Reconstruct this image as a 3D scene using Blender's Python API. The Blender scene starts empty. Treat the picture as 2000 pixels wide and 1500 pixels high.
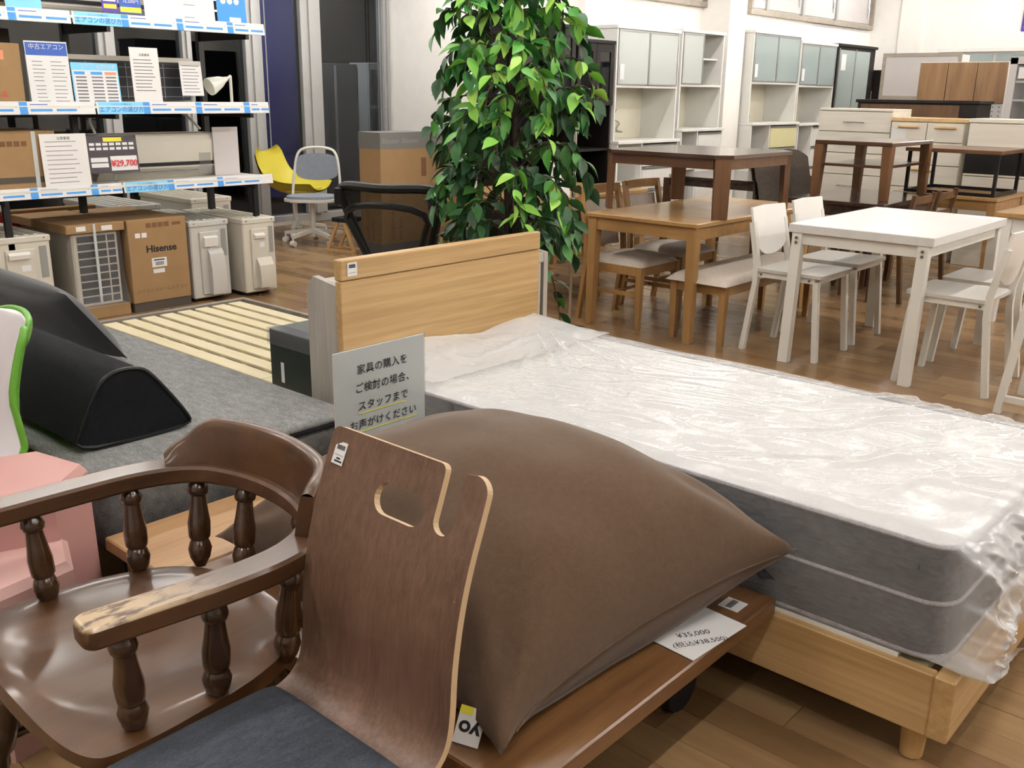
import bpy, bmesh, math, random
from mathutils import Vector, Matrix, noise
random.seed(7)
sc = bpy.context.scene
PI = math.pi
def R(a): return math.radians(a)

# ------------------------------------------------------------------ camera, world, light, exposure
CAM_R = Vector((0.74585, 0.66597, 0.01366))
CAM_U = Vector((-0.20172, 0.20621, 0.95749))
CAM_W = Vector((-0.63439, 0.71689, -0.28892))
cam_data = bpy.data.cameras.new('camera')
cam = bpy.data.objects.new('camera', cam_data)
sc.collection.objects.link(cam)
z_ = (-CAM_W).normalized(); x_ = CAM_R.normalized(); y_ = z_.cross(x_).normalized(); x_ = y_.cross(z_)
cam.matrix_world = Matrix(((x_.x, y_.x, z_.x, 0.0), (x_.y, y_.y, z_.y, 0.0), (x_.z, y_.z, z_.z, 1.42), (0, 0, 0, 1)))
cam_data.sensor_fit = 'HORIZONTAL'; cam_data.sensor_width = 36.0
cam_data.lens = 1889.0 / 2000.0 * 36.0
cam_data.clip_start = 0.05; cam_data.clip_end = 100
sc.camera = cam

world = bpy.data.worlds.new('night'); sc.world = world; world.use_nodes = True
world.node_tree.nodes['Background'].inputs[0].default_value = (0.010, 0.013, 0.020, 1)
world.node_tree.nodes['Background'].inputs[1].default_value = 1.0
sc.view_settings.view_transform = 'Standard'; sc.view_settings.look = 'None'
sc.view_settings.exposure = 0.22; sc.view_settings.gamma = 1.0; sc.view_settings.use_curve_mapping = False
LIGHT_S = 125.0          # emission strength of one 1.4 m ceiling tube
LIGHT_COL = (1.0, 0.98, 0.945)
CEIL = 3.15
sc.cycles.max_bounces = 7; sc.cycles.diffuse_bounces = 3; sc.cycles.glossy_bounces = 3; sc.cycles.transmission_bounces = 4; sc.cycles.transparent_max_bounces = 12
sc.cycles.adaptive_threshold = 0.06; sc.cycles.adaptive_min_samples = 16; sc.cycles.caustics_reflective = False; sc.cycles.caustics_refractive = False

# ------------------------------------------------------------------ helpers
def lin(h):
    h = h.lstrip('#'); c = [int(h[i:i + 2], 16) / 255 for i in (0, 2, 4)]
    return tuple(x / 12.92 if x <= .04045 else ((x + .055) / 1.055) ** 2.4 for x in c) + (1.0,)
MATS = {}
def nodes_of(name):
    m = bpy.data.materials.new(name); m.use_nodes = True
    nt = m.node_tree; b = nt.nodes['Principled BSDF']
    return m, nt, b
def link(nt, a, b): nt.links.new(a, b)
def tex_map(nt, scale, coord='Object', rot=(0, 0, 0)):
    tc = nt.nodes.new('ShaderNodeTexCoord'); mp = nt.nodes.new('ShaderNodeMapping')
    mp.inputs['Scale'].default_value = scale; mp.inputs['Rotation'].default_value = rot
    link(nt, tc.outputs[coord], mp.inputs['Vector']); return mp.outputs['Vector']
def nz(nt, vec, scale, detail=3, rough=.55, dist=0.0):
    n = nt.nodes.new('ShaderNodeTexNoise'); n.inputs['Scale'].default_value = scale
    n.inputs['Detail'].default_value = detail; n.inputs['Roughness'].default_value = rough; n.inputs['Distortion'].default_value = dist
    if vec is not None: link(nt, vec, n.inputs['Vector'])
    return n.outputs['Fac']
def ramp(nt, fac, stops):
    r = nt.nodes.new('ShaderNodeValToRGB'); e = r.color_ramp.elements
    e[0].position, e[0].color = stops[0]; e[1].position, e[1].color = stops[-1]
    for p, c in stops[1:-1]:
        k = e.new(p); k.color = c
    link(nt, fac, r.inputs[0]); return r.outputs[0]
def bump(nt, b, h, strength, dist=.01):
    n = nt.nodes.new('ShaderNodeBump'); n.inputs['Strength'].default_value = strength; n.inputs['Distance'].default_value = dist
    link(nt, h, n.inputs['Height']); link(nt, n.outputs[0], b.inputs['Normal'])
def plain(name, col, rough=.5, metal=0.0, var=0.0, bmp=0.0, bscale=60, coat=0.0, spec=None, emit=0.0):
    m, nt, b = nodes_of(name); c = lin(col)
    b.inputs['Base Color'].default_value = c; b.inputs['Roughness'].default_value = rough; b.inputs['Metallic'].default_value = metal
    if spec is not None: b.inputs['Specular IOR Level'].default_value = spec
    if coat: b.inputs['Coat Weight'].default_value = coat; b.inputs['Coat Roughness'].default_value = .12
    v = tex_map(nt, (1, 1, 1))
    f = nz(nt, v, 9, 4)
    k = 1 - (var or .04)
    col2 = ramp(nt, f, [(.3, tuple(x * k for x in c[:3]) + (1,)), (.7, c)])
    link(nt, col2, b.inputs['Base Color'])
    if bmp:
        bump(nt, b, nz(nt, v, bscale, 3), bmp, .004)
    if emit:
        b.inputs['Emission Color'].default_value = c; b.inputs['Emission Strength'].default_value = emit
    MATS[name] = m; return m
def wood(name, c1, c2, axis='x', rough=.45, fine=70, coat=0.0, contrast=(.35, .68), c3=None, along=1.6):
    m, nt, b = nodes_of(name)
    s = [fine * .35] * 3; s['xyz'.index(axis)] = along
    v = tex_map(nt, tuple(s))
    g = nz(nt, v, 1.0, 5, .62, .25)
    s2 = [5.0] * 3; s2['xyz'.index(axis)] = .7
    g2 = nz(nt, tex_map(nt, tuple(s2)), 1.0, 3, .5, 1.2)
    s3 = [fine * 2.4] * 3; s3['xyz'.index(axis)] = 5
    g3 = nz(nt, tex_map(nt, tuple(s3)), 1.0, 2, .5)
    def madd(a, k, bb):
        n = nt.nodes.new('ShaderNodeMath'); n.operation = 'MULTIPLY_ADD'
        link(nt, a, n.inputs[0]); n.inputs[1].default_value = k
        if isinstance(bb, float): n.inputs[2].default_value = bb
        else: link(nt, bb, n.inputs[2])
        return n.outputs[0]
    mix = madd(g, .50, madd(g2, .35, madd(g3, .15, 0.0)))
    st = [(contrast[0], lin(c1)), (contrast[1], lin(c2))]
    if c3: st = [(contrast[0], lin(c1)), (sum(contrast) / 2, lin(c3)), (contrast[1], lin(c2))]
    link(nt, ramp(nt, mix, st), b.inputs['Base Color'])
    b.inputs['Roughness'].default_value = rough
    if coat: b.inputs['Coat Weight'].default_value = coat; b.inputs['Coat Roughness'].default_value = .15
    bump(nt, b, mix, .06, .004)
    MATS[name] = m; return m
def fabric(name, c1, c2, scale=260, rough=.95, bmp=.25, stretch=(1, 1, 1), sheen=0.0):
    m, nt, b = nodes_of(name)
    v = tex_map(nt, stretch)
    f = nz(nt, v, scale, 2, .6); g = nz(nt, v, scale * .16, 3, .6)
    mx = nt.nodes.new('ShaderNodeMath'); mx.operation = 'MULTIPLY_ADD'; link(nt, f, mx.inputs[0]); mx.inputs[1].default_value = .6
    h = nt.nodes.new('ShaderNodeMath'); h.operation = 'MULTIPLY'; link(nt, g, h.inputs[0]); h.inputs[1].default_value = .4
    link(nt, h.outputs[0], mx.inputs[2])
    link(nt, ramp(nt, mx.outputs[0], [(.36, lin(c1)), (.64, lin(c2))]), b.inputs['Base Color'])
    b.inputs['Roughness'].default_value = rough; b.inputs['Specular IOR Level'].default_value = .2
    if sheen: b.inputs['Sheen Weight'].default_value = sheen; b.inputs['Sheen Roughness'].default_value = .5
    bump(nt, b, f, bmp, .002)
    MATS[name] = m; return m
def glass(name, tint, refl=.12, rough=.02, opacity=0.0, body='#FFFFFF'):
    """thin pane: see-through with a mirror-like reflection; opacity adds a frosted body"""
    m = bpy.data.materials.new(name); m.use_nodes = True; nt = m.node_tree; nt.nodes.clear()
    out = nt.nodes.new('ShaderNodeOutputMaterial')
    tr = nt.nodes.new('ShaderNodeBsdfTransparent'); tr.inputs[0].default_value = lin(tint)
    gl = nt.nodes.new('ShaderNodeBsdfGlossy'); gl.inputs['Roughness'].default_value = rough
    lw = nt.nodes.new('ShaderNodeLayerWeight'); lw.inputs[0].default_value = .5
    pw = nt.nodes.new('ShaderNodeMath'); pw.operation = 'POWER'; link(nt, lw.outputs['Facing'], pw.inputs[0]); pw.inputs[1].default_value = 4.0
    k = nt.nodes.new('ShaderNodeMath'); k.operation = 'MULTIPLY_ADD'; link(nt, pw.outputs[0], k.inputs[0]); k.inputs[1].default_value = .85; k.inputs[2].default_value = refl
    mx = nt.nodes.new('ShaderNodeMixShader'); link(nt, k.outputs[0], mx.inputs[0])
    last = tr.outputs[0]
    if opacity:
        df = nt.nodes.new('ShaderNodeBsdfDiffuse'); df.inputs[0].default_value = lin(body)
        m2 = nt.nodes.new('ShaderNodeMixShader'); m2.inputs[0].default_value = opacity
        link(nt, tr.outputs[0], m2.inputs[1]); link(nt, df.outputs[0], m2.inputs[2]); last = m2.outputs[0]
    link(nt, last, mx.inputs[1]); link(nt, gl.outputs[0], mx.inputs[2]); link(nt, mx.outputs[0], out.inputs[0])
    MATS[name] = m; return m

class G:
    """collects vertices and faces; build() links them as one mesh object"""
    def __init__(s): s.v = []; s.f = []
    def add(s, vs, fs):
        o = len(s.v); s.v += [tuple(p) for p in vs]; s.f += [tuple(i + o for i in f) for f in fs]; return s
    def xf(s, M): s.v = [tuple(M @ Vector(p)) for p in s.v]; return s
    def join(s, g): return s.add(g.v, g.f)
    def box(s, x0, x1, y0, y1, z0, z1, b=0.0):
        b = min(b, (x1 - x0) * .45, (y1 - y0) * .45, (z1 - z0) * .45)
        if b <= 0:
            vs = [(x, y, z) for z in (z0, z1) for x, y in ((x0, y0), (x1, y0), (x1, y1), (x0, y1))]
            return s.add(vs, [(3, 2, 1, 0), (4, 5, 6, 7), (0, 1, 5, 4), (1, 2, 6, 5), (2, 3, 7, 6), (3, 0, 4, 7)])
        X, Y, Z = (x0, x1), (y0, y1), (z0, z1); sg = (1, -1); vs = []; idx = {}
        for i in (0, 1):
            for j in (0, 1):
                for k in (0, 1):
                    for a in range(3):     # a: axis that is NOT inset (vertex lies on that axis' face)
                        p = [X[i] + sg[i] * b, Y[j] + sg[j] * b, Z[k] + sg[k] * b]
                        p[a] = (X[i], Y[j], Z[k])[a]
                        idx[i, j, k, a] = len(vs); vs.append(tuple(p))
        fs = []
        for a in range(3):
            for e in (0, 1):
                o = [t for t in range(3) if t != a]; q = []
                for u, w in ((0, 0), (1, 0), (1, 1), (0, 1)):
                    c = [0, 0, 0]; c[a] = e; c[o[0]] = u; c[o[1]] = w; q.append(idx[c[0], c[1], c[2], a])
                fs.append(q)
        for a in range(3):                 # edges parallel to axis a
            o = [t for t in range(3) if t != a]
            for u in (0, 1):
                for w in (0, 1):
                    q = []
                    for e, ax in ((0, o[0]), (1, o[0]), (1, o[1]), (0, o[1])):
                        c = [0, 0, 0]; c[a] = e; c[o[0]] = u; c[o[1]] = w; q.append(idx[c[0], c[1], c[2], ax])
                    fs.append(q)
        for i in (0, 1):
            for j in (0, 1):
                for k in (0, 1): fs.append([idx[i, j, k, a] for a in range(3)])
        return s.add(vs, fs)
    def beam(s, p0, p1, w0, h0, w1=None, h1=None, side=(1, 0, 0)):
        p0, p1 = Vector(p0), Vector(p1); w1 = w0 if w1 is None else w1; h1 = h0 if h1 is None else h1
        d = (p1 - p0).normalized(); a = Vector(side); a = (a - d * a.dot(d)).normalized(); c = d.cross(a)
        vs = []
        for p, w, h in ((p0, w0, h0), (p1, w1, h1)):
            for u, v in ((-1, -1), (1, -1), (1, 1), (-1, 1)): vs.append(p + a * u * w / 2 + c * v * h / 2)
        return s.add(vs, [(3, 2, 1, 0), (4, 5, 6, 7), (0, 1, 5, 4), (1, 2, 6, 5), (2, 3, 7, 6), (3, 0, 4, 7)])
    def lathe(s, p0, p1, prof, n=16):
        """prof: [(t along 0..1, radius)]"""
        p0, p1 = Vector(p0), Vector(p1); d = p1 - p0; L = d.length; d.normalize()
        a = d.orthogonal().normalized(); c = d.cross(a); vs = []; fs = []
        for t, r in prof:
            for i in range(n):
                an = 2 * PI * i / n; vs.append(p0 + d * (t * L) + (a * math.cos(an) + c * math.sin(an)) * r)
        for k in range(len(prof) - 1):
            for i in range(n):
                j = (i + 1) % n; fs.append((k * n + i, k * n + j, k * n + n + j, k * n + n + i))
        fs.append(tuple(range(n))[::-1]); fs.append(tuple((len(prof) - 1) * n + i for i in range(n)))
        return s.add(vs, fs)
    def cyl(s, p0, p1, r0, r1=None, n=16): return s.lathe(p0, p1, [(0, r0), (1, r0 if r1 is None else r1)], n)
    def tube(s, path, r, n=8, closed=False, sec=None, up=None, scl=None):
        """sweep a circle (or section sec [(a,b)]) along path; up fixes the section's b axis"""
        P = [Vector(p) for p in path]; m = len(P); vs = []; fs = []; prev = None
        S = sec or [(math.cos(2 * PI * i / n) * r, math.sin(2 * PI * i / n) * r) for i in range(n)]; n = len(S)
        for i, p in enumerate(P):
            if closed: t = (P[(i + 1) % m] - P[i - 1])
            else: t = P[min(i + 1, m - 1)] - P[max(i - 1, 0)]
            t.normalize()
            if up is not None: b = Vector(up); a = t.cross(b).normalized(); b = a.cross(t)
            else:
                a = t.orthogonal().normalized() if prev is None else (prev - t * prev.dot(t)).normalized()
                prev = a; b = t.cross(a)
            k_ = scl[i] if scl else 1.0
            for u, w in S: vs.append(p + a * u * k_ + b * w * (k_ ** .5))
        for k in range(m if closed else m - 1):
            for i in range(n):
                j = (i + 1) % n; k2 = (k + 1) % m
                fs.append((k * n + i, k * n + j, k2 * n + j, k2 * n + i))
        if not closed: fs.append(tuple(range(n))[::-1]); fs.append(tuple((m - 1) * n + i for i in range(n)))
        return s.add(vs, fs)
    def prism(s, poly, axis, a, b):
        """extrude a 2-d polygon along axis ('x': poly is (y,z); 'y': (x,z); 'z': (x,y))"""
        def mk(p, t): return {'x': (t, p[0], p[1]), 'y': (p[0], t, p[1]), 'z': (p[0], p[1], t)}[axis]
        n = len(poly); vs = [mk(p, a) for p in poly] + [mk(p, b) for p in poly]
        fs = [tuple(range(n))[::-1], tuple(range(n, 2 * n))] + [(i, (i + 1) % n, n + (i + 1) % n, n + i) for i in range(n)]
        return s.add(vs, fs)
    def grid(s, nu, nv, fn, wrapu=False):
        vs = [fn(i / (nu if wrapu else nu - 1), j / (nv - 1)) for j in range(nv) for i in range(nu)]; fs = []
        for j in range(nv - 1):
            for i in range(nu if wrapu else nu - 1):
                k = (i + 1) % nu; fs.append((j * nu + i, j * nu + k, j * nu + nu + k, j * nu + nu + i))
        return s.add(vs, fs)
    def mesh(s, name, smooth=32):
        me = bpy.data.meshes.new(name); me.from_pydata(s.v, [], s.f)
        bm = bmesh.new(); bm.from_mesh(me)
        bmesh.ops.remove_doubles(bm, verts=bm.verts, dist=1e-6)
        bmesh.ops.recalc_face_normals(bm, faces=bm.faces); bm.to_mesh(me); bm.free()
        if smooth:
            me.shade_smooth(); me.set_sharp_from_angle(angle=R(smooth))
        return me
    def build(s, name, mat, parent=None, smooth=32, loc=None):
        return ob(name, s.mesh(name, smooth), mat, parent, loc)
COL = sc.collection
def ob(name, me, mat, parent=None, loc=None):
    o = bpy.data.objects.new(name, me); COL.objects.link(o)
    if mat is not None:
        m = MATS[mat] if isinstance(mat, str) else mat
        if not me.materials: me.materials.append(m)
    if parent is not None: o.parent = parent
    if loc is not None: o.location = loc
    return o
def tag(o, label, cat, group=None):
    o['label'] = label; o['category'] = cat
    if group: o['group'] = group
    return o
def thing(name, label, cat, loc=(0, 0, 0), rz=0.0, group=None):
    o = bpy.data.objects.new(name, None); COL.objects.link(o); o.empty_display_size = .1
    o.location = loc; o.rotation_euler = (0, 0, rz); return tag(o, label, cat, group)
def struct(o): o['kind'] = 'structure'; return o
def dup(root, loc, rz=0.0, label=None, group=None):
    r = root.copy(); COL.objects.link(r); r.location = loc; r.rotation_euler = (0, 0, rz)
    if label: r['label'] = label
    if group: r['group'] = group
    for ch in list(root.children):
        c = ch.copy(); COL.objects.link(c); c.parent = r
        for g in list(ch.children):
            d = g.copy(); COL.objects.link(d); d.parent = c
    return r
TEXTS = []
FACE_X = (R(90), 0, R(90)); FACE_NY = (R(90), 0, 0); FACE_UP = (0, 0, 0)
def text(s, size, mat, parent, loc, rot=FACE_X, align='LEFT', name='lettering', bold=0.0, sx=1.0, space=1.0):
    cu = bpy.data.curves.new(name, 'FONT'); cu.body = s; cu.size = size; cu.align_x = align; cu.align_y = 'CENTER'
    cu.offset = bold; cu.space_character = space; cu.resolution_u = 3
    o = bpy.data.objects.new(name + '_curve', cu); COL.objects.link(o)
    TEXTS.append((o, name, mat, parent, loc, rot, sx)); return o
def flush_texts():
    dg = bpy.context.evaluated_depsgraph_get(); dg.update()
    for o, name, mat, parent, loc, rot, sx in TEXTS:
        me = bpy.data.meshes.new_from_object(o.evaluated_get(dg)); me.name = name
        me.materials.clear(); cu = o.data
        n = ob(name, me, mat, parent); n.location = loc; n.rotation_euler = rot; n.scale = (sx, 1, 1)
        bpy.data.objects.remove(o); bpy.data.curves.remove(cu)
def smooth_closed(pts, it=2):
    for _ in range(it):
        q = []
        for i, p in enumerate(pts):
            n = pts[(i + 1) % len(pts)]
            q.append(tuple(.75 * a + .25 * b for a, b in zip(p, n))); q.append(tuple(.25 * a + .75 * b for a, b in zip(p, n)))
        pts = q
    return pts
def smooth_open(pts, it=2):
    for _ in range(it):
        q = [pts[0]]
        for p, n in zip(pts[:-1], pts[1:]):
            q.append(tuple(.75 * a + .25 * b for a, b in zip(p, n))); q.append(tuple(.25 * a + .75 * b for a, b in zip(p, n)))
        pts = q + [pts[-1]]
    return pts
def rrect(x0, x1, y0, y1, r, n=5):
    out = []
    for cx, cy, a in ((x1 - r, y1 - r, 0), (x0 + r, y1 - r, 90), (x0 + r, y0 + r, 180), (x1 - r, y0 + r, 270)):
        for i in range(n + 1):
            t = R(a + 90 * i / n); out.append((cx + r * math.cos(t), cy + r * math.sin(t)))
    return out

# ------------------------------------------------------------------ materials
plain('wall_white', '#F1EDE7', .85, bmp=.05, bscale=180)
plain('ceiling_white', '#E6E4E0', .9)
plain('white_paint', '#E4E2DD', .42)
plain('white_metal', '#D9D6CE', .38)
plain('white_plastic', '#DAD7D0', .35)
plain('paper', '#DAD9D8', .7, spec=.2)
plain('sign_paper', '#DCD9D6', .75, spec=.2)
plain('cream', '#D9D2BE', .5)
plain('black', '#070707', .5, spec=.35)
plain('black_soft', '#0E0E10', .8)
plain('black_metal', '#141212', .4, metal=.3)
plain('ink', '#17161A', .8)
plain('ink_grey', '#6E6C70', .8)
plain('red_ink', '#C8323C', .7)
plain('blue_print', '#3F8FD6', .6)
plain('sky_print', '#7CC6EE', .6)
plain('navy_print', '#2F56A8', .6)
plain('yellow_print', '#DAD23A', .6)
plain('purple_print', '#4A3494', .6)
plain('orange_print', '#D98A66', .6)
plain('dark_print', '#3A3238', .6)
plain('aluminium', '#A9A8A6', .35, metal=.85)
plain('frame_grey', '#A7A6A4', .5, metal=.2)
plain('chrome', '#C8C6C2', .18, metal=1.0)
plain('grey_plastic', '#8B8A86', .5)
plain('ac_beige', '#C6C0B2', .5)
plain('ac_grey', '#B9B7B0', .5)
plain('ac_dark', '#26272C', .6)
plain('cardboard', '#957650', .85, var=.1)
plain('cardboard_dark', '#4B433A', .85)
plain('cardboard_band', '#6B6A66', .6)
plain('cardboard_print', '#6D4C30', .85)
plain('box_green', '#2C342F', .55, var=.25, bmp=.3, bscale=14)
plain('tape', '#B9BDBB', .18)
plain('pink', '#B98A86', .6)
plain('pink_light', '#C49B95', .6)
plain('shell_white', '#DCD6D8', .25)
plain('shell_green', '#5E9A30', .45)
plain('yellow_shell', '#CDBE3C', .5)
plain('yellow_pad', '#CFC04A', .8)
plain('blue_banner', '#0A1E78', .6)
plain('night_grey', '#4A4A48', .7)
plain('night_dark', '#131315', .8)
plain('asphalt', '#1A1A1B', .9)
plain('rubber', '#08080A', .55)
plain('ply_edge', '#BBA280', .5)
plain('glue_dark', '#3A2213', .5)
plain('leaf_stem', '#3E3622', .8)
plain('trunk', '#2A1E14', .85, bmp=.5, bscale=40)
plain('soil', '#2A2018', .95)
plain('pot_dark', '#2B2724', .6)
plain('screw', '#8E8C88', .3, metal=.8)
plain('peg_white', '#C9C8C6', .6)
plain('board_grey', '#C2BCBA', .7)
plain('white_glossy', '#E2E0DA', .28)
plain('yellow_panel', '#D9D3A2', .45)
plain('dark_stain', '#150D0B', .55, spec=.3)
plain('green_board', '#9FC23A', .6)
plain('teal_fabric', '#10232B', .9)
wood('oak_bed', '#9C7B4C', '#C3A171', 'y', .5, 150, contrast=(.36, .66))
wood('oak_bed_x', '#9C7B4C', '#C3A171', 'x', .5, 150, contrast=(.36, .66))
wood('oak_bed_z', '#A8834E', '#CDAA76', 'z', .5, 60)
wood('oak_table', '#947042', '#B8925F', 'y', .3, 60, coat=.25)
wood('oak_leg', '#8B683D', '#B08856', 'z', .4, 60)
wood('oak_rail_x', '#8B683D', '#B08856', 'x', .4, 60)
wood('dark_table', '#38231A', '#573B28', 'x', .22, 60, coat=.5)
wood('mid_leg', '#4E331F', '#74502F', 'z', .35, 120)
wood('mid_brown', '#4A2F1D', '#6C4A2C', 'x', .35, 120)
wood('dark_leg', '#38241A', '#5A3F2A', 'z', .35, 60)
wood('darkest_table', '#291B17', '#3E2F29', 'y', .2, 60, coat=.5)
wood('brown_chair', '#46301E', '#6A4A2E', 'z', .35, 60)
wood('walnut_ply', '#4E3828', '#745747', 'z', .42, 360, contrast=(.36, .66), along=1.8)
wood('walnut_cabinet', '#77573A', '#A07C56', 'z', .45, 40)
wood('platform_top', '#54371F', '#7E5935', 'y', .35, 60, coat=.2)
wood('captain', '#2B1709', '#5C3A18', 'y', .5, 45, coat=.35, contrast=(.25, .75))
wood('captain_z', '#1E1108', '#4A2D15', 'z', .25, 45, coat=.6, contrast=(.25, .75))
wood('worn_oak', '#8A6B48', '#CDB694', 'y', .4, 80)
wood('worn_bench', '#A07A54', '#BE9870', 'y', .45, 120)
wood('slat', '#CDBF98', '#DDD2B4', 'x', .7, 60)
wood('bed_grey', '#6E655C', '#8F867C', 'y', .6, 60)
wood('driftwood', '#857E75', '#B3ACA2', 'z', .6, 50, contrast=(.3, .62))
wood('white_wood', '#C9C7C4', '#D8D6D3', 'y', .35, 60)
wood('white_wood_x', '#BCB8B2', '#CCC8C2', 'x', .4, 60)
wood('chest_white', '#C9C2B4', '#DED8CB', 'x', .45, 50)
wood('light_wood', '#BC9868', '#D6B685', 'y', .4, 60)
wood('legs_pale', '#AB8558', '#CDA878', 'z', .4, 60)
wood('frame_beige', '#8A8075', '#A79C8F', 'x', .5, 60)
def captain_arm():
    m = MATS['captain'].copy(); m.name = 'captain_arm'; nt = m.node_tree; b = nt.nodes['Principled BSDF']
    src = b.inputs['Base Color'].links[0].from_socket
    tc = nt.nodes.new('ShaderNodeTexCoord'); sp = nt.nodes.new('ShaderNodeSeparateXYZ'); link(nt, tc.outputs['Object'], sp.inputs[0])
    def mr(v, a0, a1):
        n = nt.nodes.new('ShaderNodeMapRange'); n.interpolation_type = 'SMOOTHSTEP'; n.inputs[1].default_value = a0; n.inputs[2].default_value = a1; link(nt, v, n.inputs[0]); return n.outputs[0]
    def mul(p, q):
        n = nt.nodes.new('ShaderNodeMath'); n.operation = 'MULTIPLY'; link(nt, p, n.inputs[0]); link(nt, q, n.inputs[1]); return n.outputs[0]
    mp = nt.nodes.new('ShaderNodeMapping'); mp.inputs['Scale'].default_value = (60, 16, 30); link(nt, tc.outputs['Object'], mp.inputs[0])
    wear = mul(mul(mr(sp.outputs[1], .80, .60), mr(sp.outputs[0], -1.60, -1.50)), mul(mr(sp.outputs[2], .628, .636), mr(nz(nt, mp.outputs[0], 1.0, 4, .6), .36, .52)))
    mx = nt.nodes.new('ShaderNodeMix'); mx.data_type = 'RGBA'; link(nt, wear, mx.inputs[0]); link(nt, src, mx.inputs[6]); mx.inputs[7].default_value = lin('#B49B7A')
    link(nt, mx.outputs[2], b.inputs['Base Color']); MATS['captain_arm'] = m
captain_arm()
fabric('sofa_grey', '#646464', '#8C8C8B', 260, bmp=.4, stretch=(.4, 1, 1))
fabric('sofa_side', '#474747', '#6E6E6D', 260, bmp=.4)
fabric('black_fabric', '#0C0D10', '#191A1E', 300, bmp=.2)
fabric('black_velvet', '#121214', '#1E1E21', 120, bmp=.15, sheen=.3)
fabric('brown_cushion', '#4E3C2D', '#584535', 420, bmp=.12, sheen=.15)
fabric('seat_blue', '#33373F', '#474B54', 500, bmp=.3, stretch=(1, .3, 1))
fabric('mattress_side', '#252529', '#4C4C50', 120, bmp=.3, stretch=(.3, 1, 1))
fabric('mattress_top', '#C2C1C0', '#CCCBCA', 90, bmp=.2)
fabric('cord', '#8A868C', '#B7B3B6', 300, bmp=.4)
fabric('leather_beige', '#B5A99C', '#C6BBAE', 120, rough=.4, bmp=.1)
fabric('grey_pad', '#7B808A', '#8F949D', 300, bmp=.2)
fabric('char_fabric', '#3A342E', '#544B42', 260, bmp=.3)
fabric('pad_black', '#1C1F24', '#282B31', 200, bmp=.2)
glass('window_glass', '#C8CCD0', .055, .0)
glass('frosted', '#E6ECEA', .05, .12, .72, '#D5DAD5')
glass('frosted_grey', '#D2DAD9', .06, .1, .66, '#B2BFBD')
glass('dark_glass', '#4A4E50', .06, .03, .2, '#2E3234')
glass('clear_wrap', '#F4F4F4', .03, .15, .05, '#FFFFFF')
glass('acrylic', '#F2F4F4', .02, .03, .03, '#FFFFFF')

def mesh_fabric():
    m = bpy.data.materials.new('mesh_fabric'); m.use_nodes = True; nt = m.node_tree; nt.nodes.clear()
    out = nt.nodes.new('ShaderNodeOutputMaterial'); tr = nt.nodes.new('ShaderNodeBsdfTransparent')
    df = nt.nodes.new('ShaderNodeBsdfDiffuse'); df.inputs[0].default_value = lin('#2B2925')
    v = tex_map(nt, (1, 1, 1)); ck = nt.nodes.new('ShaderNodeTexChecker'); ck.inputs['Scale'].default_value = 420
    link(nt, v, ck.inputs['Vector'])
    k = nt.nodes.new('ShaderNodeMath'); k.operation = 'MULTIPLY_ADD'; link(nt, ck.outputs['Fac'], k.inputs[0]); k.inputs[1].default_value = .30; k.inputs[2].default_value = .58
    mx = nt.nodes.new('ShaderNodeMixShader'); link(nt, k.outputs[0], mx.inputs[0]); link(nt, tr.outputs[0], mx.inputs[1]); link(nt, df.outputs[0], mx.inputs[2])
    link(nt, mx.outputs[0], out.inputs[0]); MATS['mesh_fabric'] = m
mesh_fabric()
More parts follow.
